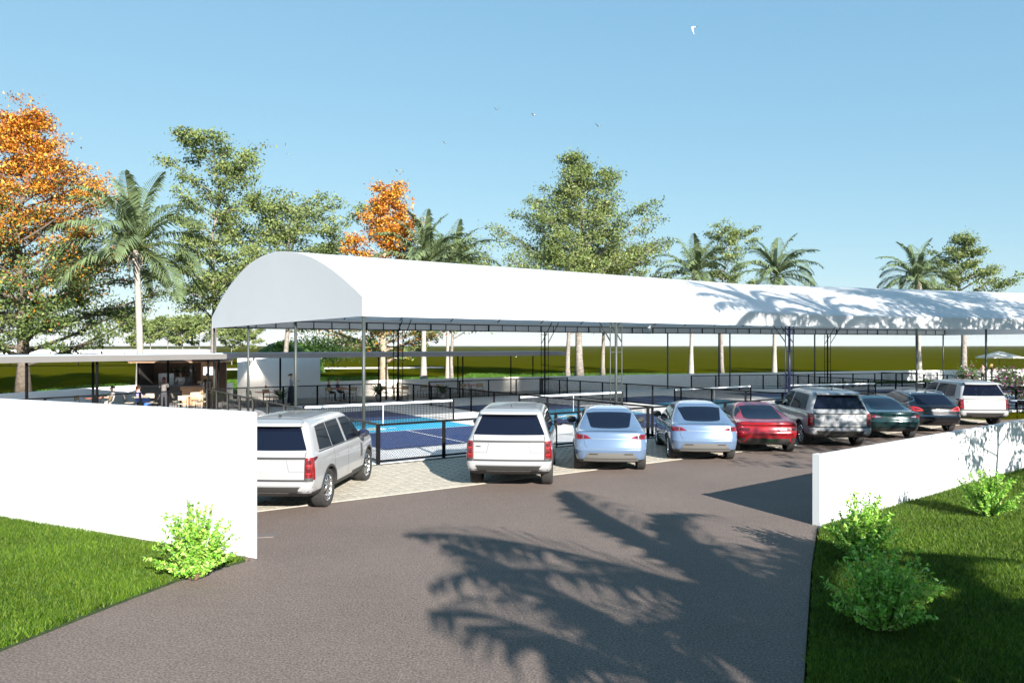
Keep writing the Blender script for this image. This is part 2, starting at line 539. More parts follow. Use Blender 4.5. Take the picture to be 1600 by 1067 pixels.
m.prism([pt2(p0),pt2(p1),pt2(p1+nR*0.12),pt2(p0+nR*0.12)], -0.1, 1.275); m.build('wall_run', M_white, wr)
m = MB(); q0 = WR0-nR*0.012; q1 = q0+WRd*0.178
m.prism([pt2(q0),pt2(q1),pt2(q1+nR*0.145),pt2(q0+nR*0.145)], -0.1, 1.287); m.build('end_pier', M_white, wr)
wall_along('garden_wall', 'low white wall enclosing the cafe patio and courts at the back',
           [(-12.35,46.75),(-4.4,51.6),(3.76,55.2),(11.9,59.0),(24.0,63.6),(34.0,67.4),(60,74)], 1.0, 0.2)
wall_along('garden_wall', 'low white wall behind the bar running from the trees to the white building',
           [(-27.0,24.0),(-23.9,34.7),(-21.7,42.3),(-16.85,45.25)], 1.0, 0.2)
wall_along('field_wall', 'thin pale line of low wall across the olive field', [(-42,101),(-27,107.5),(-10,111)], 0.14, 0.3, M_conc)
# ================================================================== CANOPIES
Z_EAVE, Z_SPRING, Z_TOP = 4.15, 4.74, 7.02
def arch_z(t):
    return Z_SPRING + (Z_TOP-Z_SPRING)*(1-(2*t-1)**2)

def canopy(label, LF, near, far, w, near_cols, far_cols, end_cols, gable_start, gable_end, skip_truss=()):
    """vaulted white membrane roof on steel columns; near/far: length along the near and the far eave"""
    T = thing('vaulted_canopy', label, 'canopy', (0,0,0))
    NT, NS = 32, 14
    def end(t): return near + (far-near)*t
    rows_o, rows_i = [], []
    for i in range(NT+1):
        t = i/NT
        rows_o.append([LF(end(t)*j/NS, w*t, arch_z(t)) for j in range(NS+1)])
        rows_i.append([LF(0.06+(end(t)-0.12)*j/NS, 0.05+(w-0.1)*t, arch_z(t)-0.05) for j in reversed(range(NS+1))])
    m = MB(); m.grid(rows_o)
    m.build('roof_membrane', M_membrane, T)
    for name, v, e in (('valance', 0.0, near), ('valance', w, far)):
        s = 1 if v == 0 else -1
        m = MB(); m.prism([LF(0.0,v)[:2], LF(e,v)[:2], LF(e,v+s*0.04)[:2], LF(0.0,v+s*0.04)[:2]][::s], Z_EAVE, Z_SPRING-0.002)
        m.build('valance', M_membrane, T)
    for on, f0 in ((gable_start, lambda t: 0.0), (gable_end, end)):
        if not on: continue
        s = 1 if on == 1 else -1
        m = MB()
        for k in (0, 1):
            off = s*(0.004 + 0.03*k)
            top = [LF(f0(i/NT)+off, 0.02+(w-0.04)*i/NT, arch_z(i/NT)-0.012) for i in range(NT+1)]
            bot = [LF(f0(i/NT)+off, 0.02+(w-0.04)*i/NT, Z_EAVE) for i in range(NT+1)]
            m.grid([bot, top], sm=False)
        m.build('gable', M_gable, T)
    # columns
    def plain(u, v, r=0.056, ma=M_steel, top=Z_EAVE+0.04):
        c = MB(); x, y, _ = LF(u, v)
        c.tube([(x,y,0.02),(x,y,top)], r, 10)
        c.box(x-0.11,x+0.11,y-0.11,y+0.11,0.02,0.04)
        return c.build('column', ma, T)
    def brace(u, v, sg, ma):
        c = MB()
        for du in (-0.28, 0.28):
            c.bar(LF(u+du,v,Z_EAVE-0.75), LF(u+du,v+sg*1.15,Z_EAVE+0.62), 0.035)
        c.build('knee_brace', ma, T)
    def lattice(u, v, sg, ma=M_steel):
        c = plain(u, v, 0.055, ma)
        r = MB()
        for du in (-0.30, 0.30):
            x, y, _ = LF(u+du, v)
            r.tube([(x,y,0.02),(x,y,Z_EAVE+0.03)], 0.024, 6)
        for z in (0.9, 1.95, 3.0, 4.0):
            r.bar(LF(u-0.30,v,z), LF(u+0.30,v,z), 0.035)
        r.build('lattice_rail', ma, c)
        brace(u, v, sg, ma)
    for u, kind in near_cols:
        if kind == 'p': plain(u, 0.09)
        elif kind == 'b': lattice(u, 0.09, 1, M_blue_steel)
        else: lattice(u, 0.09, 1)
    for u, kind in far_cols:
        if kind == 'p': plain(u, w-0.09)
        else: lattice(u, w-0.09, -1, M_black)
    for v in end_cols:
        plain(0.09, v)
    # eave trusses (ladder girders) and arch ribs
    for v, e, sk in ((0.16, near, False), (w-0.16, far, True)):
        tr = MB()
        for z in (Z_EAVE+0.03, Z_EAVE+0.42):
            tr.bar(LF(0.1,v,z), LF(e-0.1,v,z), 0.05)
        n = int((e-0.2)/1.05)
        for i in range(n+1):
            u = 0.1+(e-0.2)*i/n
            tr.bar(LF(u,v,Z_EAVE+0.03), LF(u,v,Z_EAVE+0.42), 0.05 if i % 4 else 0.09, 0.035)
        tr.build('eave_truss', M_black, T)
    if gable_start:
        tr = MB()
        for z in (Z_EAVE+0.03, Z_EAVE+0.42):
            tr.bar(LF(0.12,0.2,z), LF(0.12,w-0.2,z), 0.05)
        for i in range(19):
            v = 0.2+(w-0.4)*i/18
            tr.bar(LF(0.12,v,Z_EAVE+0.03), LF(0.12,v,Z_EAVE+0.42), 0.035)
        tr.build('eave_truss', M_black, T)
    n = max(3, int(near/2.6))
    for i in range(n+1):
        rb = MB()
        pts = []
        for k in range(17):
            t = 0.01+0.98*k/16
            pts.append(LF(0.15+(end(t)-0.3)*i/n, w*t, arch_z(t)-0.085))
        rb.tube(pts, 0.03, 5)
        rb.build('arch_rib', M_black, T)
    return T

canopy('white vaulted canopy with grey gable end over the near courts', L1, 25.85, 31.75, CW,
       [(0.09,'p'),(10.5,'l'),(21.4,'b')], [(0.09,'p'),(10.55,'l'),(21.5,'l')], [CW/3, 2*CW/3], 1, 0)
canopy('white vaulted canopy with tree shadows on it over the far courts', L2, 29.0, 29.0, CW,
       [(4.8,'p'),(9.75,'p'),(19,'p'),(28.8,'p')], [(1.4,'p'),(5.9,'p'),(6.9,'p'),(15.0,'p'),(16.3,'l'),(28.8,'p')], [], 0, -1)

# ================================================================== FENCES AND NETS
def fence(label, pts, h=1.06, bay=2.0, z0=0.02, pitch=0.075, wire=0.0082, ma=M_black, post=0.085, name='chain_link_fence'):
    """posts, top and bottom rails and one diamond mesh panel per bay, all parts of one fence run"""
    T = thing(name, label, 'fence', (0,0,0), 0, 'black chain link fences round the courts')
    for a, b in zip(pts[:-1], pts[1:]):
        A = Vector((*a, z0)); B = Vector((*b, z0)); L = (B-A).length
        n = max(1, round(L/bay)); d = (B-A)/L
        ang = math.atan2(d.y, d.x)
        for i in range(n+1):
            if i == 0 and a != pts[0]: continue
            p = A + d*(L*i/n)
            q = MB(); q.bar(p, p+Vector((0,0,h+0.02)), post, post*0.7)
            q.build('post', ma, T)
        q = MB()
        q.bar(A+Vector((0,0,h)), B+Vector((0,0,h)), 0.05, 0.055); q.build('top_rail', ma, T)
        q = MB(); q.bar(A+Vector((0,0,0.07)), B+Vector((0,0,0.07)), 0.045, 0.05); q.build('bottom_rail', ma, T)
        # one mesh panel, shared by all bays of this run
        w = L/n - post; zb, zt = 0.095, h-0.03; H = zt-zb
        q = MB(); k = int((w+H)/pitch)
        for i in range(k+1):
            for sg in (1, -1):
                x0 = i*pitch - H
                xa, za, xb, zb2 = x0, 0.0, x0+H, H
                if xa < 0: za -= xa; xa = 0
                if xb > w: zb2 -= (xb-w); xb = w
                if zb2-za < 0.02: continue
                if sg == -1: xa, xb = w-xa, w-xb
                q.wire((xa, 0.003*sg, za+zb), (xb, 0.003*sg, zb2+zb), wire)
        me = q.mesh('mesh_panel', M_wire)
        for i in range(n):
            o = link('mesh_panel', me, T)
            o.location = A + d*(L*i/n + post/2); o.rotation_euler = (0,0,ang)
    return T
def P1(u, v): return L1(u, v)[:2]
def P2(u, v): return L2(u, v)[:2]
fence('black chain link fence along the paver strip in front of the parked cars', [P1(-0.6,-2.5), P1(26.0,-2.5)], post=0.10)
fence('black chain link fence on the cafe side of the nearest court', [P1(-0.55,17.9), P1(-0.55,-2.35)], post=0.09, ma=mat('fence_grey', (0.028,0.026,0.022), 0.5, var=0.2, scale=4))
fence('black chain link fence between the nearest court and the cafe tables', [P1(-0.4,18.1), P1(8.9,18.1)])
fence('black chain link fence between the first and second courts', [P1(10.0,18.2), P1(10.0,-2.35)])
fence('black chain link fence behind the second court below the grey roof', [P1(12.2,18.4), P1(22.8,18.4)])
fence('black chain link fence between the second and third courts', [P1(20.35,18.2), P1(20.35,-2.35)])
fence('black chain link fence at the back of the far courts by the garden wall', [(12.9,53.9),(24.4,57.4),(34.5,60.8)])
fence('black chain link fence crossing between the far courts', [P2(9.2,16.5), P2(9.9,-2.4)])
fence('black chain link fence in front of the far courts', [P2(0.4,-2.7), P2(30,-2.7)])
fence('black chain link fence beside the parasol terrace', [P2(20.2,17.5), P2(20.4,-2.5)])
fence('black chain link fence around the cafe patio beside the tall wall', [(-21.5,27.5),(-16.0,36.2)], pitch=0.085)

def net(label, LF, u0, u1, v):
    a = LF(u0, v, 0.03); rot = A1 if LF is L1 else A2; L = u1-u0
    T = thing('court_net', label, 'net', a, rot, 'white topped nets across the courts')
    for x in (0.0, L):
        p = MB(); p.tube([(x,0,0),(x,0,0.93)], 0.04, 8); p.box(x-0.12,x+0.12,-0.12,0.12,0,0.012)
        p.build('net_post', M_black, T)
    b = MB(); b.box(0.05,L-0.05,-0.012,0.012,0.84,0.91); b.build('top_band', mat('net_band',(0.78,0.78,0.78),0.7), T)
    s = MB(); s.box(L/2-0.02,L/2+0.02,-0.009,0.009,0.02,0.835); s.build('centre_strap', mat('net_strap',(0.4,0.4,0.4),0.7), T)
    m = MB()
    x = 0.07
    while x < L-0.05:
        m.wire((x,0,0.06),(x,0,0.838), 0.022); x += 0.07
    z = 0.07
    while z < 0.83:
        m.wire((0.05,0,z),(L-0.05,0,z), 0.014); z += 0.07
    m.build('net_mesh', M_wire, T)
net('white topped net on the nearest court beside the parked cars', L1, 0.4, 6.95, 6.45)
net('white topped net on the second court', L1, 10.4, 16.75, 6.45)
net('white topped net on the third court behind the red car', L1, 20.5, 26.8, 6.45)
net('white topped net on the first court of the far canopy', L2, 2.0, 8.5, 6.5)
net('white topped net on the second court of the far canopy', L2, 11.8, 18.3, 6.5)

# ================================================================== CAFE ROOFS, BAR, WHITE BUILDING
def flat_roof(label, front_a, front_b, back_b, back_a, z0, z1, cols, ma):
    T = thing('flat_roof_shelter', label, 'shelter')
    m = MB(); m.prism([front_a, front_b, back_b, back_a], z0, z1); m.build('roof_slab', ma, T, fix=True)
    m = MB(); c = [Vector(p) for p in (front_a, front_b, back_b, back_a)]; ce = sum(c, Vector((0,0)))/4
    m.prism([pt2(ce+(p-ce)*0.985) for p in c], z1+0.0, z1+0.03); m.build('roof_top', mat('roof_top_blue',(0.34,0.38,0.44),0.6,var=0.05), T, fix=True)
    for x, y in cols:
        q = MB(); q.box(x-0.042,x+0.042,y-0.042,y+0.042,0.0,z0-0.002); q.build('column', M_black, T)
    return T
fa = Vector((-19.8,29.0)); fd = Vector((5.3,9.0)).normalized()
def FA(t, back=0.0):
    n = Vector((-fd.y, fd.x)); p = fa + fd*t + n*back; return (p.x, p.y)
M_beige = mat('beige_fascia', (0.135,0.128,0.122), 0.75, var=0.04, scale=1.0)
def on_line(xn, back=0.3):
    """point of the shelter's front edge seen along a bearing X/Y = xn"""
    t = (xn*fa.y - fa.x)/(fd.x - xn*fd.y)
    return FA(t, back)
flat_roof('flat roofed shelter with beige fascia over the bar and cafe tables', FA(-14), FA(10.5), FA(10.2,4.0), FA(-14,4.0), 2.57, 2.83,
          [on_line((x-800)/1171) for x in (48,158)] + [on_line((198-800)/1171, 2.6), FA(9.7,0.4), FA(9.7,3.6)], M_beige)
flat_roof('distant white flat roof dappled with shade beyond the bar shelter', (-86,117), (-49.4,121.5), (-50,126), (-86.5,121.5), 1.9, 2.62,
          [(-80,119.5),(-70,121),(-60,122),(-51,123)], M_white2)
flat_roof('long grey flat roof behind the courts over the cafe seating', P1(-0.6,19.25), P1(23.4,19.25), P1(23.4,22.8), P1(-0.6,22.8), 2.58, 2.84,
          [P1(u,19.5) for u in (0.4,3.6,9.9,15.2,18.9)] + [P1(u,22.5) for u in (10.8,16.6,22.9)], M_grey)

# white service building with a lit wall lamp
sb_ = thing('service_building', 'small white flat building with a lit wall lamp on its front', 'building', (-16.6,45.3,0), R(15))
W_ = 4.85
m = MB(); m.box(0,W_,0,3.2,-0.1,2.66); m.build('wall', M_white2, sb_)
m = MB(); m.box(-0.06,W_+0.06,-0.06,3.26,2.662,2.78); m.build('roof', M_grey, sb_)
m = MB(); m.box(-0.012,0.0-0.002,0.5,1.4,0.0,2.1); dr = m.build('door', mat('door_grey',(0.35,0.35,0.36),0.5), sb_)
m = MB(); m.box(-0.05,-0.014,0.62,0.66,0.95,1.1); m.build('handle', M_black, dr)
wlamp = thing('wall_lamp', 'small lit wall lamp throwing a cone of light down the white wall', 'lamp', (-16.6+0.95*math.cos(R(15))+0.075*math.sin(R(15)), 45.3+0.95*math.sin(R(15))-0.075*math.cos(R(15)), 2.36), R(15))
m = MB(); m.tube([(0,0,0),(0,0,0.14)], 0.05, 12); m.box(-0.02,0.02,0.04,0.072,0.04,0.10); m.build('lamp_body', M_black, wlamp)
m = MB(); m.lathe([(0.0,-0.004),(0.043,-0.004)], 12); m.build('lamp_glass', mat('lamp_glow',(1,0.9,0.75),0.4,emit=(1,0.88,0.7),estr=30), wlamp)
def spot(loc, energy, ang, parent, aim=(0,0,-1)):
    l = bpy.data.lights.new('lamp_light', 'SPOT'); l.energy = energy; l.spot_size = ang; l.spot_blend = 0.6
    l.color = (1.0,0.88,0.72); l.shadow_soft_size = 0.04
    o = bpy.data.objects.new('lamp_light', l); COL.objects.link(o); o.parent = parent; o.location = loc
    o.rotation_euler = (-Vector(aim)).to_track_quat('Z','Y').to_euler()
spot((0,-0.02,-0.03), 260, R(75), wlamp, (0,0.10,-1))
for (u_, lb) in ((11.9,'small lit downlight under the grey roof near the orange tree trunk'), (21.3,'small lit downlight under the grey roof behind the second court')):
    T = thing('ceiling_lamp', lb, 'lamp', L1(u_,22.3,2.575), A1)
    m = MB(); m.tube([(0,0,-0.10),(0,0,0.0)], 0.06, 12); m.build('lamp_body', M_black, T)
    m = MB(); m.lathe([(0.0,-0.104),(0.05,-0.104)], 12); m.build('lamp_glass', MATS['lamp_glow'], T)
    spot((0,0,-0.12), 320, R(70), T, (0,0.75,-1))

# bar kiosk
M_wood = mat('bar_wood', (0.36,0.20,0.10), 0.55, color2=(0.46,0.27,0.15), scale=3, detail=8)
M_dark = mat('bar_dark', (0.05,0.045,0.042), 0.5, var=0.2)
M_metal = mat('brushed_metal', (0.55,0.56,0.58), 0.35, metal=0.7)
bk = thing('bar_kiosk', 'dark timber bar kiosk with counter, shelf and wall screen', 'kiosk', (-18.2,40.6,0.0), R(8))
def kp(name, x0,x1,y0,y1,z0,z1, ma, parent=bk):
    m = MB(); m.bevbox(x0,x1,y0,y1,z0,z1,0.012); return m.build(name, ma, parent)
kp('back_wall', -1.95,2.05,2.5,2.6,0.0,2.40, mat('bar_back',(0.13,0.075,0.045),0.6,var=0.2,scale=3))
kp('side_wall', -2.05,-1.952,0.3,2.6,0.0,2.40, M_dark)
kp('roof', -2.35,2.35,-0.5,2.8,2.402,2.53, mat('kiosk_roof',(0.045,0.03,0.025),0.6,var=0.1))
kp('soffit', -2.3,2.3,-0.45,2.75,2.34,2.40, M_wood)
kp('corner_post', 1.88,1.98,0.25,0.35,0.0,2.338, M_black)
kp('corner_post', -2.05,-1.95,0.15,0.25,0.0,2.338, M_black)
kp('corner_post', 0.55,0.67,0.56,0.68,0.0,2.338, M_dark)
wp = kp('wood_panel', 1.05,1.87,0.9,0.98,0.0,2.338, M_wood)
kp('screen', 1.18,1.72,0.868,0.898,1.62,2.06, mat('screen_white',(0.8,0.82,0.85),0.3,emit=(0.85,0.88,0.95),estr=0.55), wp)
ct = kp('counter', -1.94,1.86,0.02,0.54,1.04,1.10, mat('counter_top',(0.10,0.10,0.11),0.3))
kp('counter_front', -1.94,0.18,0.12,0.2,0.0,1.038, M_dark)
kp('counter_front', 0.182,1.86,0.10,0.2,0.0,1.038, M_wood)
sh = kp('bottle_shelf', -1.0,0.45,2.18,2.49,1.72,1.755, M_dark)
kp('fridge', -1.45,-0.62,1.75,2.48,0.0,1.70, M_metal)
kp('oven', -0.60,0.25,1.8,2.48,0.0,1.50, mat('oven_grey',(0.20,0.20,0.20),0.35,metal=0.4))
bcols = [(0.02,0.05,0.02),(0.05,0.07,0.02),(0.10,0.05,0.015),(0.20,0.20,0.18)]
def bottle_mesh(k):
    m = MB(); m.lathe([(0.0,0),(0.038,0),(0.038,0.19),(0.014,0.24),(0.014,0.31),(0.0,0.315)], 10)
    return m.mesh('bottle', mat('bottle_glass_%d' % k, bcols[k], 0.12, spec=0.7))
bm_ = [bottle_mesh(k) for k in range(4)]
for i in range(14):
    lx = -0.93 + i*0.10; ly = 2.33 + (0.05 if i % 2 else -0.05)
    a = R(8); x = -18.2+lx*math.cos(a)-ly*math.sin(a); y = 40.6+lx*math.sin(a)+ly*math.cos(a)
    o = link('bottle', bm_[(i*3) % 4]); o.location = (x,y,1.756)
    tag(o, 'slim glass bottle standing in the row on the bar back shelf', 'bottle', 'bottles on the bar shelf')
a = R(8)
def KL(lx, ly, z): return (-18.2+lx*math.cos(a)-ly*math.sin(a), 40.6+lx*math.sin(a)+ly*math.cos(a), z)
T = thing('pastry_stand', 'beige round pastry stand on the bar counter', 'pastry stand', KL(1.2,0.3,1.101))
m = MB(); m.lathe([(0,0.0),(0.10,0.0),(0.03,0.02),(0.03,0.10),(0.20,0.11),(0.20,0.125),(0,0.125)], 16); m.build('stand', M_metal, T)
m = MB(); m.lathe([(0.0,0.127),(0.17,0.127),(0.175,0.19),(0.14,0.215),(0,0.22)], 16); m.build('cake', mat('cake_beige',(0.55,0.40,0.22),0.8,var=0.2,scale=20), T)
# ================================================================== CARS
def pchip(x, y, xs):
    x = np.asarray(x,float); y = np.asarray(y,float); h = np.diff(x); d = np.diff(y)/h
    m = np.zeros(len(x)); m[0] = d[0]; m[-1] = d[-1]
    for i in range(1,len(x)-1):
        if d[i-1]*d[i] > 0:
            w1 = 2*h[i]+h[i-1]; w2 = h[i]+2*h[i-1]
            m[i] = (w1+w2)/(w1/d[i-1]+w2/d[i])
    k = np.clip(np.searchsorted(x,xs)-1,0,len(x)-2); t = (xs-x[k])/h[k]
    return ((1+2*t)*(1-t)**2)*y[k] + t*(1-t)**2*h[k]*m[k] + t*t*(3-2*t)*y[k+1] + t*t*(t-1)*h[k]*m[k+1]

def car_shell(keys, L, tr=0.05, tf=0.16, sub=3):
    """stack of rounded plan outlines. key: (y_rear, z_rear, y_front, z_front, half_width, rear_corner, front_corner, rear_bow)"""
    K = np.array(keys,float); n = len(K)
    par = [0.0]
    for i in range(1,n):
        par.append(par[-1]+max(0.02, abs(K[i,1]-K[i-1,1])+abs(K[i,4]-K[i-1,4])*0.7+0.25*abs(K[i,0]-K[i-1,0])))
    xs = []
    for i in range(n-1):
        xs += list(np.linspace(par[i],par[i+1],sub,endpoint=False))
    xs.append(par[-1]); xs = np.array(xs)
    D = np.column_stack([pchip(par,K[:,j],xs) for j in range(8)])
    rings = []
    for yr,zr,yf,zf,w,rc,fc,bow in D:
        half = []
        ry = rc*1.0; fy = fc*1.4
        for i in range(7):
            x = (w-rc)*i/6; half.append((x, yr+bow*(x/w)**2))
        yb = half[-1][1]
        for i in range(1,7):
            t = math.pi/2*i/6; half.append((w-rc+rc*math.sin(t), yb+ry*(1-math.cos(t))))
        ya = half[-1][1]; ye = yf-0.10-fy
        for i in range(1,27):
            half.append((w, ya+(ye-ya)*i/26))
        for i in range(1,6):
            t = math.pi/2*i/5; half.append((w-fc*(1-math.cos(t)), ye+fy*math.sin(t)))
        xe = w-fc
        for i in range(1,6):
            x = xe*(1-i/5); half.append((x, yf-0.10*(x/xe)**2))
        ring = []
        for x,y in half:
            q = y/L
            fac = 1 - tr*max(0,(0.30-q)/0.30)**2 - tf*max(0,(q-0.68)/0.32)**2
            s = (y-yr)/max(0.1,(yf-yr))
            ring.append((x*fac, y, zr+(zf-zr)*min(1,max(0,s))))
        rings.append(ring)
    return rings

def shell_mesh(rings, zclad):
    m = MB(); nh = len(rings[0])
    for s in (1,-1):
        P = [[(s*x,y,z) for x,y,z in (r if s == 1 else r[::-1])] for r in rings]
        o = len(m.v); nr = len(P)
        m.v += [p for r in P for p in r]
        for i in range(nr-1):
            for j in range(nh-1):
                f = (o+i*nh+j, o+i*nh+j+1, o+(i+1)*nh+j+1, o+(i+1)*nh+j)
                zc = sum(m.v[q][2] for q in f)/4
                m.f.append(f); m.m.append(1 if zc < zclad else 0); m.smooth.append(True)
    for r, flip in ((rings[0],True),(rings[-1],False)):
        o = len(m.v); m.v += [p for p in r] + [(-x,y,z) for x,y,z in r]
        for j in range(nh-1):
            f = (o+j, o+j+1, o+nh+j+1, o+nh+j)
            m.f.append(f if flip else f[::-1]); m.m.append(1 if flip else 0); m.smooth.append(True)
    return m

class Car:
    def __init__(s, name, label, keys, L, paint, axles, wr, hw, zclad=0.40, wheel_w=0.25, tr=0.05, tf=0.16, spokes=10, rim=None, group='cars parked along the court fence'):
        s.T = thing(name, label, 'car', (0,0,0), 0, group); s.paint = paint
        me = shell_mesh(car_shell(keys, L, tr, tf), zclad).mesh('body', [paint, M_clad])
        bm = bmesh.new(); bm.from_mesh(me)
        bmesh.ops.remove_doubles(bm, verts=bm.verts, dist=0.0008)
        bmesh.ops.recalc_face_normals(bm, faces=bm.faces)
        s.bvh = BVHTree.FromBMesh(bm)
        bm.to_mesh(me); bm.free()
        ob = bpy.data.objects.new('tmp', me); COL.objects.link(ob)
        cut = MB()
        for y in axles:
            for sx in (-1,1):
                xa, xb = sorted((sx*(hw-0.36), sx*(hw+0.3)))
                n = 28; r = wr+0.05
                vs = [(x, y+r*math.cos(2*math.pi*k/n), wr+0.01+r*math.sin(2*math.pi*k/n)) for x in (xa,xb) for k in range(n)]
                fs = [(k,(k+1)%n,n+(k+1)%n,n+k) for k in range(n)] + [tuple(reversed(range(n))), tuple(range(n,2*n))]
                cut.add(vs, fs, 1)
        cme = cut.mesh('cut', [paint, M_clad])
        cb = bmesh.new(); cb.from_mesh(cme); bmesh.ops.recalc_face_normals(cb, faces=cb.faces); cb.to_mesh(cme); cb.free()
        co = bpy.data.objects.new('tmpcut', cme); COL.objects.link(co)
        md = ob.modifiers.new('b','BOOLEAN'); md.object = co; md.operation = 'DIFFERENCE'; md.solver = 'EXACT'
        bpy.context.view_layer.update()
        ev = ob.evaluated_get(bpy.context.evaluated_depsgraph_get())
        me2 = bpy.data.meshes.new_from_object(ev); me2.name = 'body'
        bpy.data.objects.remove(ob); bpy.data.objects.remove(co)
        me2.set_sharp_from_angle(angle=R(32))
        s.body = link('body', me2, s.T)
        s.wheels(axles, wr, hw, wheel_w, spokes, rim or M_rim)
        for y in axles:      # dark lips round the wheel openings
            for sx in (-1,1):
                q = MB(); n = 20
                P = [[],[]]
                for k in range(n+1):
                    t = R(-8)+R(196)*k/n
                    for e,(rr,off) in enumerate(((wr+0.035,0.004),(wr+0.085,0.009))):
                        yy, zz = y+rr*math.cos(t), wr+0.01+rr*math.sin(t)
                        h = s.hit((sx*3,yy,max(zz,0.34)), (-sx,0,0))
                        P[e].append((sx*(abs(h[0])+off) if h else sx*hw, yy, zz))
                q.grid(P if sx > 0 else P[::-1]); q.build('wheel_arch', s.paint if zclad < 0.38 else M_clad, s.T)
    def hit(s, o, d):
        h = s.bvh.ray_cast(Vector(o), Vector(d))
        return h[0] if h[0] is not None else None
    def wheels(s, axles, wr, hw, ww, spokes, rim):
        t = MB(); h = ww/2
        rr = wr*0.72
        t.lathe([(rr,-h+0.03),(wr*0.93,-h),(wr*0.985,-h+0.02),(wr,-h*0.6),(wr,h*0.6),(wr*0.985,h-0.02),(wr*0.93,h),(rr,h-0.03),(rr*0.97,0.0),(rr,-h+0.03)], 36, 'x')
        tme = t.mesh('wheel', M_tyre)
        q = MB()
        q.lathe([(rr-0.005,h-0.03),(rr-0.02,h-0.012),(rr-0.04,h-0.03),(rr-0.045,-h*0.3)], 36, 'x', mi=0)
        q.lathe([(rr-0.05,-h*0.1),(0.0,-h*0.1)], 24, 'x', mi=1)
        for k in range(spokes):
            a = 2*math.pi*k/spokes
            for da in (-0.09, 0.09):
                p0 = (h-0.035, 0.05*math.cos(a), 0.05*math.sin(a)); p1 = (h-0.028, (rr-0.03)*math.cos(a+da), (rr-0.03)*math.sin(a+da))
                q.bar(p0, p1, 0.028, 0.022)
        q.lathe([(0.0,h-0.015),(0.05,h-0.018),(0.06,h-0.05)], 14, 'x')
        rme = q.mesh('rim', [rim, M_clad])
        for y in axles:
            for sx in (-1,1):
                w = link('wheel', tme, s.T); w.location = (sx*(hw-h-0.025), y, wr)
                if sx < 0: w.rotation_euler = (0,0,math.pi)
                link('rim', rme, w)
    def patch(s, name, lower, upper, ma, face='rear', off=0.006, nv=6, parent=None, sub=4):
        """thin panel hugging the body. lower/upper: polylines (a,z) with a = x on the rear/front, y on the sides, (x,y) seen from the top"""
        def dens(pl):
            o = []
            for (a,b) in zip(pl[:-1],pl[1:]):
                for k in range(sub): o.append((a[0]+(b[0]-a[0])*k/sub, a[1]+(b[1]-a[1])*k/sub))
            return o+[pl[-1]]
        lo, up = dens(lower), dens(upper)
        rows = []
        for j in range(nv+1):
            r = []
            for (a0,z0),(a1,z1) in zip(lo,up):
                a = a0+(a1-a0)*j/nv; z = z0+(z1-z0)*j/nv
                if face == 'rear': o_, d_ = (a,-3,z),(0,1,0)
                elif face == 'front': o_, d_ = (a,9,z),(0,-1,0)
                elif face == 'right': o_, d_ = (4,a,z),(-1,0,0)
                elif face == 'left': o_, d_ = (-4,a,z),(1,0,0)
                else: o_, d_ = (a,z,4),(0,0,-1)
                h = s.bvh.ray_cast(Vector(o_), Vector(d_))
                if h[0] is None: return None
                r.append(h[0] + h[1]*off if h[1].dot(Vector(d_)) < 0 else h[0]-h[1]*off)
            rows.append(r)
        m = MB(); m.grid(rows)
        me = m.mesh(name, ma)
        bm = bmesh.new(); bm.from_mesh(me)
        d_ = {'rear':(0,-1,0),'front':(0,1,0),'right':(1,0,0),'left':(-1,0,0),'top':(0,0,1)}[face]
        av = sum((f.normal*f.calc_area() for f in bm.faces), Vector())
        if av.dot(Vector(d_)) < 0: bmesh.ops.reverse_faces(bm, faces=bm.faces)
        bm.to_mesh(me); bm.free()
        return link(name, me, parent or s.T)
    def both(s, name, lower, upper, ma, **k):
        for f in ('left','right'): s.patch(name, lower, upper, ma, face=f, **k)
    def pair(s, name, lower, upper, ma, **k):
        """mirrored pair on the rear or front"""
        s.patch(name, lower, upper, ma, **k)
        s.patch(name, [(-a,z) for a,z in lower], [(-a,z) for a,z in upper], ma, **k)
    def seam(s, pts, w=0.012, face='right', ma=None, off=0.003):
        lo = pts; n = len(pts)
        for a,b in zip(pts[:-1],pts[1:]):
            dx,dz = b[0]-a[0], b[1]-a[1]; L = math.hypot(dx,dz); nx,nz = -dz/L*w/2, dx/L*w/2
            s.patch('gap_shade_line', [(a[0]-nx,a[1]-nz),(b[0]-nx,b[1]-nz)], [(a[0]+nx,a[1]+nz),(b[0]+nx,b[1]+nz)], ma or M_gap, face, off, 1, s.body, 6)
    def mirrors(s, y, z, hw, ma):
        for sx in (-1,1):
            m = MB()
            P = []
            for i in range(7):
                t = i/6; sc_ = math.sin(math.pi*min(max(t,0.06),0.94))**0.5
                P.append([(sx*(hw+0.10+0.115*math.cos(2*math.pi*k/12)*1.0), y+0.11*(t-0.5)*2*0.8, z+0.075*sc_*math.sin(2*math.pi*k/12)) if False else
                          (sx*(hw+0.09+0.14*sc_*math.cos(2*math.pi*k/12)), y+0.18*(t-0.5), z+0.10*sc_*math.sin(2*math.pi*k/12)) for k in range(13)])
            m.grid(P); m.add(P[0][:12],[tuple(range(12))]); m.add(P[-1][:12],[tuple(range(12))])
            m.bar((sx*(hw-0.08),y+0.03,z-0.07),(sx*(hw+0.02),y,z-0.03),0.05,0.03)
            m.build('mirror', ma, s.T, fix=True)
    def fin(s, y, z, ma):
        m = MB(); m.add([(-0.025,y,z),(0.025,y,z),(0.02,y+0.16,z),(-0.02,y+0.16,z),(-0.006,y+0.01,z+0.07),(0.006,y+0.01,z+0.07),(0.004,y+0.06,z+0.05),(-0.004,y+0.06,z+0.05)],
                         [(0,1,5,4),(1,2,6,5),(2,3,7,6),(3,0,4,7),(4,5,6,7)])
        m.build('roof_antenna', ma, s.T)

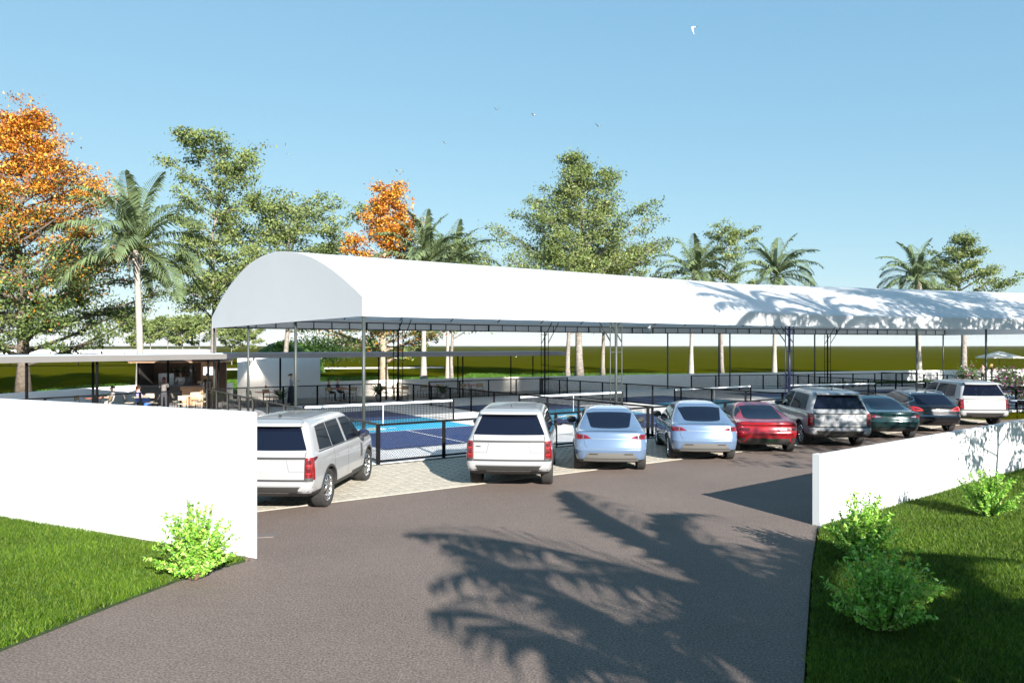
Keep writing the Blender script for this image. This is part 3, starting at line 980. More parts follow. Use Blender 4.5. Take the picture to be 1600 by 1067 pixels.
def paint(name, c, rough=0.25, metal=0.3, coat=1.0):
    return mat(name, c, rough, metal, var=0.02, scale=3, coat=coat)
M_clad = mat('car_plastic', (0.028,0.027,0.026), 0.6, var=0.1, scale=10)
M_tyre = mat('tyre_rubber', (0.020,0.019,0.018), 0.8, var=0.2, scale=15, bump=0.2, bscale=60)
M_rim = mat('rim_chrome', (0.62,0.63,0.65), 0.14, metal=1.0)
M_gap = mat('panel_gap_dark', (0.02,0.02,0.02), 0.7)
M_glass = mat('tinted_glass', (0.004,0.006,0.014), 0.03, spec=0.32)
M_sideglass = mat('side_glass', (0.006,0.007,0.009), 0.03, spec=0.5)
M_red = mat('tail_red', (0.14,0.005,0.007), 0.15, spec=0.7, coat=1.0, var=0.3, scale=14)
M_redglow = mat('tail_red_bright', (0.45,0.015,0.018), 0.2, coat=1.0)
M_dkred = mat('tail_dark', (0.07,0.006,0.008), 0.12, coat=1.0)
M_chrome = mat('chrome_trim', (0.75,0.75,0.76), 0.12, metal=1.0)
M_plate = mat('plate_white', (0.26,0.265,0.275), 0.45)

# ---- large white SUV
P_white = paint('paint_white', (0.29,0.29,0.29), 0.32, 0.05)
M_roofgrey = mat('suv_roof', (0.14,0.14,0.145), 0.35, metal=0.15, coat=0.6)
suv_keys = [
 (0.30,0.34,4.75,0.27,0.86,0.16,0.30,0.05),(0.10,0.42,4.93,0.33,0.945,0.15,0.34,0.05),(0.015,0.50,4.98,0.45,0.972,0.14,0.36,0.05),
 (0.0,0.58,5.0,0.60,0.985,0.13,0.36,0.05),(0.0,0.64,5.0,0.72,0.990,0.13,0.36,0.05),(0.035,0.67,4.99,0.76,0.990,0.13,0.36,0.05),(0.045,0.85,4.97,0.88,0.988,0.12,0.36,0.05),
 (0.06,1.02,4.90,0.97,0.978,0.12,0.34,0.05),(0.07,1.10,4.72,1.045,0.965,0.12,0.30,0.05),(0.085,1.145,3.95,1.125,0.952,0.12,0.25,0.05),
 (0.10,1.165,3.82,1.150,0.935,0.12,0.22,0.05),(0.15,1.24,3.70,1.23,0.905,0.13,0.20,0.05),(0.26,1.47,3.38,1.48,0.825,0.13,0.18,0.05),
 (0.36,1.68,3.08,1.69,0.748,0.14,0.18,0.06),(0.38,1.735,2.98,1.745,0.715,0.16,0.2,0.06),(0.44,1.775,2.80,1.785,0.655,0.18,0.2,0.06),(0.65,1.81,2.50,1.815,0.48,0.2,0.2,0.05),(1.0,1.825,2.2,1.825,0.25,0.12,0.12,0.03)]
def make_suv(label):
    c = Car('suv_car', label, suv_keys, 5.0, P_white, (1.05,3.97), 0.385, 0.985, zclad=0.455, wheel_w=0.27, tr=0.04, tf=0.14)
    c.patch('rear_window', [(-0.80,1.245),(-0.4,1.242),(0,1.24),(0.4,1.242),(0.80,1.245)], [(-0.625,1.655),(-0.3,1.665),(0,1.668),(0.3,1.665),(0.625,1.655)], M_glass, off=0.008)
    sp = MB(); P0 = []
    for x in np.linspace(-0.66,0.66,13):
        b = 0.06*(x/0.72)**2
        P0.append([(x,0.20+b+0.05*abs(x)**3,1.700),(x,0.21+b+0.05*abs(x)**3,1.735),(x,0.40+b,1.775),(x,0.50+b,1.745),(x,0.36+b,1.69),(x,0.20+b+0.05*abs(x)**3,1.700)])
    sp.grid(P0); sp.build('spoiler', P_white, c.T, fix=True)
    c.patch('roof_panel', [(-0.56,0.62),(0,0.60),(0.56,0.62)], [(-0.52,2.85),(0,2.92),(0.52,2.85)], M_roofgrey, face='top', off=0.006, nv=16, sub=8)
    # tailgate
    c.patch('trim_strip', [(-0.80,1.085),(0,1.085),(0.80,1.085)], [(-0.80,1.125),(0,1.125),(0.80,1.125)], M_clad, off=0.012, nv=1)
    c.patch('tailgate_gap', [(-0.80,0.672),(0,0.672),(0.80,0.672)], [(-0.80,0.708),(0,0.708),(0.80,0.708)], M_gap, off=0.008, nv=1)
    c.patch('plate_recess', [(-0.50,0.86),(0,0.86),(0.50,0.86)], [(-0.455,1.065),(0,1.065),(0.455,1.065)], M_plate, off=0.004, nv=2)
    for sx in (-1,1):
        c.seam([(sx*0.50,0.86),(sx*0.445,1.07)], 0.016, 'rear', mat('recess_shade',(0.16,0.16,0.165),0.6), 0.006)  # grey lines paint the shade along recess edges and body folds
        c.seam([(sx*0.50,0.86),(sx*0.80,0.86)], 0.010, 'rear', MATS['recess_shade'], 0.005)
        c.seam([(sx*0.80,0.70),(sx*0.80,1.22)], 0.012, 'rear', M_gap, 0.005)
    c.patch('badge', [(-0.74,0.985),(-0.63,0.985)], [(-0.74,1.007),(-0.63,1.007)], M_clad, off=0.012, nv=1)
    # tail lamps: rear panel and the wrap round the corner
    for sx in (-1,1):
        lo = [(sx*0.808,0.675),(sx*0.89,0.675),(sx*0.938,0.675)]; up = [(sx*0.808,1.115),(sx*0.89,1.115),(sx*0.925,1.115)]
        l = c.patch('tail_lamp', lo, up, M_red, off=0.016)
        c.patch('lamp_base', [(sx*0.808,0.672),(sx*0.938,0.672)], [(sx*0.808,0.74),(sx*0.938,0.74)], M_clad, off=0.020, nv=2, parent=l)
        for zz in (0.835,0.985):
            c.patch('lamp_inner', [(sx*0.838,zz),(sx*0.905,zz)], [(sx*0.838,zz+0.08),(sx*0.905,zz+0.08)], M_dkred, off=0.020, nv=2, parent=l)
            c.patch('lamp_ring', [(sx*0.830,zz-0.022),(sx*0.915,zz-0.022)], [(sx*0.830,zz-0.004),(sx*0.915,zz-0.004)], M_redglow, off=0.021, nv=1, parent=l)
        f = 'right' if sx > 0 else 'left'
        c.patch('lamp_wrap', [(0.14,0.70),(0.20,0.70)], [(0.14,1.115),(0.20,1.115)], M_red, face=f, off=0.013, parent=l)
        c.patch('lamp_wrap', [(0.20,1.04),(0.38,1.085)], [(0.20,1.115),(0.38,1.115)], M_dkred, face=f, off=0.012, nv=2, parent=l)
    # bumper
    c.patch('bumper_trim', [(-0.80,0.395),(0,0.395),(0.80,0.395)], [(-0.945,0.575),(0,0.575),(0.945,0.575)], mat('bumper_grey',(0.045,0.043,0.040),0.4,metal=0.3), off=0.010, nv=2)
    c.pair('exhaust', [(0.50,0.405),(0.75,0.405)], [(0.50,0.47),(0.75,0.47)], M_gap, off=0.016, nv=1)
    c.patch('bumper_line', [(-0.92,0.582),(0,0.582),(0.92,0.582)], [(-0.92,0.594),(0,0.594),(0.92,0.594)], MATS['recess_shade'], off=0.010, nv=1)
    # side glass
    zb = 1.188
    c.both('side_window', [(0.62,zb+0.02),(1.0,zb+0.01),(1.34,zb)], [(0.74,1.65),(1.0,1.672),(1.30,1.678)], M_sideglass)
    c.both('side_window', [(1.38,zb),(1.8,zb-0.005),(2.20,zb-0.01)], [(1.34,1.678),(1.7,1.682),(2.10,1.682)], M_sideglass)
    c.both('side_window', [(2.34,zb-0.01),(2.8,zb-0.015),(3.42,zb-0.02)], [(2.24,1.682),(2.6,1.68),(2.93,1.66)], M_sideglass)
    c.both('window_trim', [(0.55,zb-0.02),(2.0,zb-0.03),(3.5,zb-0.045)], [(0.55,zb),(2.0,zb-0.012),(3.5,zb-0.025)], M_clad, off=0.009, nv=1, sub=10)
    c.patch('windscreen', [(-0.70,1.24),(0,1.24),(0.70,1.24)], [(-0.60,1.67),(0,1.68),(0.60,1.67)], M_glass, face='front')
    for f in ('left','right'):
        for yy in (1.36,2.27,3.35):
            c.seam([(yy,0.50),(yy+0.02,1.14)], 0.010, f)
        c.seam([(0.55,1.045),(4.4,1.02)], 0.008, f, MATS['recess_shade'])
        for yy in (1.50,2.45):
            c.patch('door_handle', [(yy,0.985),(yy+0.17,0.985)], [(yy,1.012),(yy+0.17,1.012)], P_white, face=f, off=0.02, nv=1)
        for k in range(3):
            c.patch('side_vent', [(3.22+0.05*k,0.70),(3.245+0.05*k,0.70)], [(3.24+0.05*k,1.0),(3.265+0.05*k,1.0)], M_clad, face=f, off=0.008, nv=2)
    c.mirrors(3.18,1.245,0.985, mat('mirror_dark',(0.012,0.014,0.03),0.08,coat=1.0))
    c.fin(0.85,1.815,M_clad)
    return c.T
FWD = R(4.5)
def car_at(o, x, y, hd=4.5):
    o.location = (x,y,0.0 if True else 0); o.rotation_euler = (0,0,-R(hd)); return o
suv = make_suv('large white SUV half hidden by the tall wall, its side in view')
car_at(suv, -4.74, 14.2)
for (x,y,lb) in ((-0.08,16.7,'white SUV seen square from behind, parked alone before the second fence bay'),
                 (10.33,23.5,'white SUV with dappled tailgate parked between the red and the green car'),
                 (18.85,29.8,'white SUV at the end of the row beside the dark estate car')):
    o = place(suv, (x,y,0), -R(4.5), lb)

# ---- light blue rounded crossover
P_blue = paint('paint_ice_blue', (0.125,0.185,0.285), 0.24, 0.35)
cross_keys = [
 (0.20,0.28,4.50,0.22,0.82,0.22,0.35,0.10),(0.07,0.34,4.66,0.28,0.895,0.24,0.38,0.10),(0.025,0.44,4.72,0.40,0.925,0.24,0.40,0.10),
 (0.01,0.54,4.75,0.52,0.945,0.24,0.42,0.10),(0.0,0.615,4.75,0.60,0.955,0.24,0.42,0.10),(0.02,0.65,4.74,0.64,0.958,0.24,0.42,0.10),(0.06,0.78,4.70,0.74,0.958,0.24,0.42,0.10),
 (0.10,0.89,4.62,0.82,0.950,0.24,0.40,0.10),(0.13,0.97,4.40,0.89,0.935,0.24,0.36,0.10),(0.15,1.035,4.00,0.95,0.915,0.24,0.30,0.10),(0.22,1.065,3.72,1.00,0.892,0.24,0.26,0.10),
 (0.34,1.085,3.60,1.03,0.865,0.24,0.25,0.10),(0.56,1.16,3.40,1.12,0.825,0.24,0.24,0.10),(0.82,1.28,3.08,1.28,0.752,0.24,0.22,0.10),
 (1.10,1.415,2.76,1.43,0.665,0.22,0.20,0.09),(1.32,1.50,2.55,1.51,0.595,0.2,0.2,0.08),(1.50,1.55,2.38,1.555,0.515,0.2,0.2,0.07),(1.66,1.585,2.22,1.588,0.40,0.15,0.15,0.05),(1.78,1.60,2.10,1.60,0.24,0.08,0.08,0.02)]
def crossover(name, label, keys, L, paint_, axles, wr, hw):
    c = Car(name, label, keys, L, paint_, axles, wr, hw, zclad=0.375, wheel_w=0.235, tr=0.07, tf=0.16, spokes=5)
    return c
def make_cross(label):
    c = crossover('crossover_car', label, cross_keys, 4.75, P_blue, (0.93,3.82), 0.355, 0.955)
    c.patch('rear_window', [(-0.50,1.150),(-0.44,1.128),(-0.25,1.118),(0,1.115),(0.25,1.118),(0.44,1.128),(0.50,1.150)],
            [(-0.60,1.44),(-0.40,1.462),(-0.2,1.468),(0,1.47),(0.2,1.468),(0.40,1.462),(0.60,1.44)], M_glass, off=0.007, nv=8)
    c.patch('roof_panel', [(-0.50,1.50),(0,1.46),(0.50,1.50)], [(-0.48,2.42),(0,2.5),(0.48,2.42)], mat('glass_roof',(0.30,0.36,0.45),0.12,coat=1.0), face='top', off=0.005, nv=10, sub=6)
    c.patch('spoiler_lip', [(-0.70,1.045),(-0.4,1.062),(0,1.066),(0.4,1.062),(0.70,1.045)], [(-0.68,1.062),(-0.4,1.082),(0,1.086),(0.4,1.082),(0.68,1.062)], P_blue, off=0.022, nv=1)
    for sx in (-1,1):
        lo = [(sx*0.50,0.888),(sx*0.66,0.876),(sx*0.80,0.870),(sx*0.885,0.872)]; up = [(sx*0.52,0.905),(sx*0.62,0.975),(sx*0.78,0.988),(sx*0.875,0.985)]
        l = c.patch('tail_lamp', lo, up, M_red, off=0.010)
        c.patch('lamp_inner', [(sx*0.60,0.898),(sx*0.80,0.892)], [(sx*0.64,0.952),(sx*0.80,0.962)], M_dkred, off=0.014, nv=2, parent=l)
        c.patch('lamp_bar', [(sx*0.685,0.885),(sx*0.705,0.885)], [(sx*0.685,0.975),(sx*0.705,0.975)], M_chrome, off=0.016, nv=2, parent=l)
        c.patch('lamp_wrap', [(0.32,0.90),(0.46,0.935)], [(0.32,0.975),(0.46,0.965)], M_red, face='right' if sx > 0 else 'left', off=0.010, nv=2, parent=l)
        c.seam([(sx*0.68,0.868),(sx*0.66,0.74),(sx*0.60,0.66)], 0.009, 'rear')
        c.patch('reflector', [(sx*0.32,0.500),(sx*0.56,0.500)], [(sx*0.34,0.530),(sx*0.54,0.530)], M_clad, off=0.024, nv=1)
    c.patch('trim_strip', [(-0.49,0.876),(0,0.874),(0.49,0.876)], [(-0.49,0.892),(0,0.890),(0.49,0.892)], mat('trim_silver',(0.55,0.58,0.62),0.2,metal=0.8), off=0.009, nv=1)
    c.patch('diffuser', [(-0.70,0.335),(-0.3,0.33),(0.3,0.33),(0.70,0.335)], [(-0.57,0.545),(-0.3,0.545),(0.3,0.545),(0.57,0.545)], mat('diffuser_grey',(0.13,0.125,0.115),0.45,metal=0.2), off=0.014, nv=4)
    c.patch('diffuser_gap', [(-0.66,0.392),(0,0.392),(0.66,0.392)], [(-0.66,0.404),(0,0.404),(0.66,0.404)], M_gap, off=0.019, nv=1)
    c.patch('crease_highlight', [(-0.86,0.632),(0,0.632),(0.86,0.632)], [(-0.86,0.645),(0,0.645),(0.86,0.645)], MATS['trim_silver'], off=0.006, nv=1)  # silver strip paints the highlight along the bumper crease
    zb = 1.075
    c.both('side_window', [(0.98,zb+0.06),(1.2,zb+0.03),(1.72,zb+0.005)], [(1.16,1.30),(1.35,1.41),(1.72,1.475)], M_sideglass)
    c.both('side_window', [(1.78,zb),(2.2,zb-0.005),(2.98,zb-0.02)], [(1.78,1.478),(2.1,1.485),(2.52,1.43)], M_sideglass)
    c.both('window_trim', [(0.9,zb+0.03),(2,zb-0.022),(3.2,zb-0.05)], [(0.9,zb+0.05),(2,zb-0.006),(3.2,zb-0.034)], M_gap, off=0.006, nv=1, sub=8)
    c.patch('windscreen', [(-0.66,1.13),(0,1.13),(0.66,1.13)], [(-0.52,1.46),(0,1.48),(0.52,1.46)], M_glass, face='front')
    for f in ('left','right'):
        for yy in (1.30,2.30,3.28): c.seam([(yy,0.45),(yy+0.03,1.02)], 0.009, f)
        for yy in (1.45,2.40): c.patch('door_handle', [(yy,0.90),(yy+0.18,0.90)], [(yy,0.922),(yy+0.18,0.922)], P_blue, face=f, off=0.012, nv=1)
    c.mirrors(3.02,1.10,0.90, M_gap)
    return c.T
cr = make_cross('light blue rounded crossover parked next to the lone white SUV')
car_at(cr, 2.50, 18.9)
place(cr, (5.35,20.7,0), -R(4.5), 'light blue rounded crossover parked next to the red car')

# ---- sleek saloons
def saloon(name, label, L, hwid, H, paint_, lights, tail=0.98, wr=0.345):
    k = H/1.45; q = L/4.8; w = hwid
    keys = [
     (0.36,0.28,4.50,0.20,0.82,0.22,0.35,0.10),(0.14,0.34,4.68,0.26,0.90,0.24,0.38,0.10),(0.05,0.42,4.75,0.36,0.945,0.26,0.40,0.12),
     (0.01,0.54,4.79,0.48,0.97,0.26,0.42,0.12),(0.0,0.64,4.80,0.56,0.985,0.26,0.42,0.12),(0.04,0.76,4.77,0.66,1.0,0.26,0.42,0.12),
     (0.06,0.86,4.70,0.74,1.0,0.26,0.40,0.12),(0.05,0.935,4.50,0.80,0.985,0.26,0.36,0.12),(0.08,0.965,4.10,0.86,0.965,0.26,0.30,0.12),(0.24,0.985,3.80,0.90,0.935,0.26,0.26,0.12),
     (0.46,1.00,3.62,0.935,0.905,0.26,0.25,0.12),(0.78,1.07,3.38,1.02,0.865,0.26,0.24,0.12),(1.10,1.17,3.08,1.16,0.79,0.24,0.22,0.10),(1.40,1.275,2.80,1.29,0.705,0.22,0.20,0.09),
     (1.62,1.345,2.60,1.36,0.63,0.2,0.2,0.08),(1.80,1.395,2.42,1.40,0.545,0.18,0.18,0.06),(1.95,1.43,2.28,1.432,0.43,0.12,0.12,0.04),(2.05,1.445,2.18,1.445,0.26,0.05,0.05,0.01)]
    kk = [(a*q,b*k,c_*q,d_*k,e*w,f_,g_,h_) for a,b,c_,d_,e,f_,g_,h_ in keys]
    c = Car(name, label, kk, L, paint_, (0.93*q,3.83*q), wr, hwid, zclad=0.36, wheel_w=0.235, tr=0.08, tf=0.17, spokes=5)
    c.patch('rear_window', [(-0.60*w,1.045*k),(-0.45*w,1.025*k),(0,1.018*k),(0.45*w,1.025*k),(0.60*w,1.045*k)], [(-0.545*w,1.335*k),(-0.35*w,1.352*k),(0,1.358*k),(0.35*w,1.352*k),(0.545*w,1.335*k)], M_glass, off=0.006, nv=9)
    zb = 0.975*k
    c.both('side_window', [(0.98*q,zb+0.10),(1.25*q,zb+0.045),(1.70*q,zb+0.012)], [(1.22*q,1.19*k),(1.45*q,1.27*k),(1.72*q,1.318*k)], M_sideglass)
    c.both('side_window', [(1.78*q,zb+0.005),(2.2*q,zb),(2.95*q,zb-0.01)], [(1.80*q,1.322*k),(2.15*q,1.33*k),(2.55*q,1.285*k)], M_sideglass)
    c.patch('windscreen', [(-0.66*w,1.03*k),(0,1.03*k),(0.66*w,1.03*k)], [(-0.56*w,1.31*k),(0,1.33*k),(0.56*w,1.31*k)], M_glass, face='front')
    for f in ('left','right'):
        for yy in (1.35,2.32,3.25): c.seam([(yy*q,0.42),(yy*q+0.03,0.93*k)], 0.009, f)
        for yy in (1.50,2.42): c.patch('door_handle', [(yy*q,0.84*k),(yy*q+0.18,0.84*k)], [(yy*q,0.86*k),(yy*q+0.18,0.86*k)], paint_, face=f, off=0.012, nv=1)
    c.mirrors(3.0*q,1.02*k,0.90*w+0.03, M_gap)
    lights(c, w, k)
    return c
P_redp = paint('paint_red', (0.30,0.006,0.012), 0.2, 0.25)
def lights_red(c, w, k):
    c.patch('light_bar', [(-0.88*w,0.868*k),(-0.5*w,0.872*k),(0,0.874*k),(0.5*w,0.872*k),(0.88*w,0.868*k)], [(-0.86*w,0.895*k),(-0.5*w,0.90*k),(0,0.902*k),(0.5*w,0.90*k),(0.86*w,0.895*k)], M_dkred, off=0.012, nv=1)
    c.patch('spoiler_lip', [(-0.82*w,0.945*k),(-0.4*w,0.957*k),(0,0.96*k),(0.4*w,0.957*k),(0.82*w,0.945*k)], [(-0.80*w,0.962*k),(-0.4*w,0.975*k),(0,0.978*k),(0.4*w,0.975*k),(0.80*w,0.962*k)], P_redp, off=0.028, nv=1)
    c.pair('tail_lamp', [(0.58*w,0.72*k),(0.74*w,0.72*k),(0.86*w,0.725*k)], [(0.56*w,0.795*k),(0.74*w,0.795*k),(0.86*w,0.785*k)], M_dkred, off=0.010, nv=2)
    c.patch('diffuser', [(-0.70*w,0.33),(0,0.325),(0.70*w,0.33)], [(-0.62*w,0.50),(0,0.505),(0.62*w,0.50)], M_clad, off=0.016, nv=3)
    c.patch('number_plate', [(-0.25,0.395),(0.25,0.395)], [(-0.25,0.485),(0.25,0.485)], mat('plate_green',(0.006,0.018,0.010),0.4), off=0.024, nv=1)
    c.pair('side_flare', [(0.74*w,0.40),(0.90*w,0.44)], [(0.70*w,0.52),(0.86*w,0.50)], M_clad, off=0.012, nv=2)
c = saloon('saloon_car', 'bright red fastback car between a light blue crossover and a white SUV', 4.88, 0.95, 1.45, P_redp, lights_red)
car_at(c.T, 7.62, 22.2)
P_green = paint('paint_dark_green', (0.006,0.026,0.026), 0.18, 0.3)
def lights_green(c, w, k):
    for sx in (-1,1):
        l = c.patch('tail_lamp', [(sx*0.50*w,0.80*k),(sx*0.70*w,0.775*k),(sx*0.90*w,0.78*k)], [(sx*0.54*w,0.835*k),(sx*0.70*w,0.875*k),(sx*0.90*w,0.87*k)], M_red, off=0.012, nv=3)
        c.patch('lamp_inner', [(sx*0.53*w,0.808*k),(sx*0.72*w,0.795*k)], [(sx*0.56*w,0.830*k),(sx*0.72*w,0.858*k)], M_chrome, off=0.016, nv=2, parent=l)
    c.patch('spoiler_lip', [(-0.80*w,0.942*k),(0,0.957*k),(0.80*w,0.942*k)], [(-0.78*w,0.96*k),(0,0.975*k),(0.78*w,0.96*k)], P_green, off=0.02, nv=1)
    c.patch('trim_strip', [(-0.50*w,0.795*k),(0,0.795*k),(0.50*w,0.795*k)], [(-0.50*w,0.805*k),(0,0.805*k),(0.50*w,0.805*k)], M_gap, off=0.008, nv=1)
    c.patch('badge', [(-0.03,0.835*k),(0.03,0.835*k)], [(-0.035,0.875*k),(0.035,0.875*k)], M_chrome, off=0.012, nv=1)
    c.patch('diffuser', [(-0.72*w,0.33),(0,0.325),(0.72*w,0.33)], [(-0.70*w,0.44),(0,0.445),(0.70*w,0.44)], M_clad, off=0.014, nv=2)
    c.both('window_trim', [(0.86*1.0,1.04*k),(1.0,1.0*k)], [(1.12,1.20*k),(1.15,1.185*k)], M_chrome, off=0.010, nv=3)
c = saloon('saloon_car', 'dark green saloon parked between a white SUV and the dark estate car', 4.70, 0.925, 1.44, P_green, lights_green)
car_at(c.T, 13.15, 25.6)

# ---- dark grey estate with chrome roof rails
P_dgrey = paint('paint_dark_grey', (0.010,0.010,0.012), 0.2, 0.4)
est_keys = [
 (0.32,0.28,4.55,0.20,0.80,0.20,0.35,0.08),(0.12,0.34,4.72,0.26,0.87,0.22,0.38,0.08),(0.04,0.42,4.77,0.36,0.905,0.22,0.40,0.09),
 (0.0,0.54,4.80,0.48,0.92,0.22,0.42,0.09),(0.0,0.62,4.80,0.56,0.927,0.22,0.42,0.09),(0.06,0.68,4.78,0.62,0.93,0.22,0.42,0.09),(0.08,0.82,4.72,0.72,0.928,0.22,0.40,0.09),
 (0.11,0.92,4.55,0.80,0.918,0.22,0.36,0.09),(0.15,0.985,4.10,0.88,0.90,0.22,0.30,0.09),(0.20,1.02,3.78,0.93,0.88,0.22,0.26,0.09),(0.30,1.08,3.58,0.99,0.855,0.22,0.24,0.09),
 (0.48,1.20,3.20,1.18,0.785,0.20,0.22,0.08),(0.66,1.32,2.90,1.33,0.705,0.18,0.2,0.08),(0.76,1.39,2.72,1.41,0.645,0.18,0.2,0.07),(0.90,1.44,2.52,1.455,0.56,0.18,0.18,0.06),(1.15,1.475,2.30,1.482,0.40,0.15,0.15,0.05),(1.4,1.49,2.1,1.49,0.22,0.06,0.06,0.02)]
c = Car('estate_car', 'dark grey estate car with chrome roof rails beside the dark green saloon', est_keys, 4.8, P_dgrey, (0.95,3.78), 0.345, 0.925, zclad=0.36, wheel_w=0.235, tr=0.07, tf=0.16, spokes=5)
c.patch('rear_window', [(-0.63,1.075),(-0.3,1.06),(0,1.055),(0.3,1.06),(0.63,1.075)], [(-0.55,1.375),(-0.3,1.388),(0,1.39),(0.3,1.388),(0.55,1.375)], M_glass, off=0.007, nv=7)
c.patch('roof_panel', [(-0.5,1.0),(0,0.95),(0.5,1.0)], [(-0.48,2.4),(0,2.5),(0.48,2.4)], mat('glass_roof_grey',(0.10,0.105,0.11),0.2,coat=1.0), face='top', off=0.005, nv=10, sub=6)
for sx in (-1,1):
    l = c.patch('tail_lamp', [(sx*0.46,0.845),(sx*0.62,0.83),(sx*0.80,0.84),(sx*0.87,0.88)], [(sx*0.50,0.875),(sx*0.62,0.945),(sx*0.78,0.985),(sx*0.86,0.995)], M_redglow, off=0.012, nv=3)
    c.patch('lamp_inner', [(sx*0.54,0.858),(sx*0.76,0.862)], [(sx*0.62,0.915),(sx*0.79,0.945)], M_dkred, off=0.016, nv=2, parent=l)
    c.patch('lamp_wrap', [(0.32,0.88),(0.56,0.98)], [(0.32,0.99),(0.56,1.0)], M_redglow, face='right' if sx > 0 else 'left', off=0.010, nv=2, parent=l)
    rl = MB(); rl.tube([(sx*0.60,0.95,1.41),(sx*0.60,1.05,1.475),(sx*0.60,1.7,1.51),(sx*0.58,2.35,1.485),(sx*0.58,2.45,1.44)], 0.018, 8); rl.build('roof_rail', M_chrome, c.T)
    c.seam([(sx*0.46,0.83),(sx*0.40,0.70)], 0.010, 'rear')
c.patch('number_plate', [(-0.40,0.705),(0.40,0.705)], [(-0.38,0.81),(0.38,0.81)], mat('plate_grey',(0.07,0.07,0.075),0.7), off=0.010, nv=1)
c.patch('badge', [(-0.05,0.865),(0.05,0.865)], [(-0.05,0.905),(0.05,0.905)], M_chrome, off=0.014, nv=2)
c.patch('bumper_line', [(-0.80,0.655),(0,0.655),(0.80,0.655)], [(-0.80,0.67),(0,0.67),(0.80,0.67)], M_chrome, off=0.008, nv=1)
c.pair('exhaust', [(0.52,0.37),(0.68,0.37)], [(0.52,0.395),(0.68,0.395)], M_chrome, off=0.018, nv=1)
zb = 1.03
c.both('side_window', [(0.62,zb+0.12),(0.9,zb+0.055),(1.38,zb+0.02)], [(0.78,1.30),(1.0,1.36),(1.38,1.395)], M_sideglass)
c.both('side_window', [(1.44,zb+0.015),(1.8,zb),(2.1,zb-0.005)], [(1.44,1.398),(1.8,1.405),(2.05,1.405)], M_sideglass)
c.both('side_window', [(2.16,zb-0.005),(2.5,zb-0.01),(3.05,zb-0.02)], [(2.11,1.405),(2.3,1.40),(2.66,1.36)], M_sideglass)
c.both('window_trim', [(0.50,1.16),(0.62,1.10),(0.9,zb+0.025),(1.4,zb-0.005),(3.1,zb-0.045)], [(0.52,1.185),(0.62,1.13),(0.9,zb+0.045),(1.4,zb+0.012),(3.1,zb-0.03)], M_chrome, off=0.010, nv=1)
c.both('window_trim', [(0.50,1.17),(0.66,1.28),(0.9,1.345),(1.4,1.388),(2.6,1.372)], [(0.525,1.18),(0.68,1.292),(0.9,1.356),(1.4,1.397),(2.6,1.382)], M_chrome, off=0.010, nv=1)
c.patch('windscreen', [(-0.64,1.05),(0,1.05),(0.64,1.05)], [(-0.55,1.35),(0,1.37),(0.55,1.35)], M_glass, face='front')
c.mirrors(2.98,1.06,0.87, P_dgrey)
c.fin(1.0,1.47,M_gap)
car_at(c.T, 15.72, 27.6)
# ================================================================== TREES, PALMS, SHRUBS
M_leaf = mat('tree_leaf', (0.08,0.12,0.03), 0.5, attr=True, trans=0.30, spec=0.35)
M_bark = mat('bark_grey', (0.30,0.27,0.24), 0.9, color2=(0.13,0.11,0.09), scale=5, detail=8, bump=0.6, bscale=14)
M_barkd = mat('bark_dark', (0.16,0.13,0.10), 0.9, color2=(0.07,0.055,0.04), scale=5, detail=8, bump=0.6, bscale=14)
def palm_bark():
    m = mat('palm_bark', (0.36,0.335,0.29), 0.85, color2=(0.22,0.20,0.17), scale=6, detail=6, bump=0.4, bscale=20)
    return m
M_palmbark = palm_bark()
M_frond = mat('palm_frond', (0.05,0.09,0.03), 0.38, attr=True, trans=0.18, spec=0.5)
M_dead = mat('palm_dead', (0.30,0.25,0.19), 0.9, var=0.3, scale=6)

def leaf_quads(C, size, rng, outward=None, flat=0.15, aspect=0.55):
    n = len(C)
    N = rng.normal(0,1,(n,3)); N[:,2] += flat
    if outward is not None: N += outward*0.5
    N /= np.linalg.norm(N,axis=1)[:,None]
    T = rng.normal(0,1,(n,3)); T -= N*np.sum(T*N,axis=1)[:,None]; T /= np.linalg.norm(T,axis=1)[:,None]
    B = np.cross(N,T)
    s = (size*rng.uniform(0.6,1.35,n))[:,None]
    V = np.empty((n,4,3))
    V[:,0] = C+T*s*0.62; V[:,1] = C+B*s*0.5*aspect+N*s*0.08; V[:,2] = C-T*s*0.55; V[:,3] = C-B*s*0.5*aspect+N*s*0.08
    return V.reshape(-1,3), np.arange(4*n).reshape(-1,4)

def env_round(s): return np.sin(math.pi*min(max(0.12+0.83*s,0),1))**0.75
def env_cone(s): return max(0.06,(1-s))**0.80*min(1,(s+0.12)/0.22)**0.5*(0.88+0.12*math.sin(s*22))
def env_tall(s): return (0.70+0.30*math.sin(s*9))*max(0.08,(1-s**2.2))**0.5*min(1,(s+0.15)/0.3)

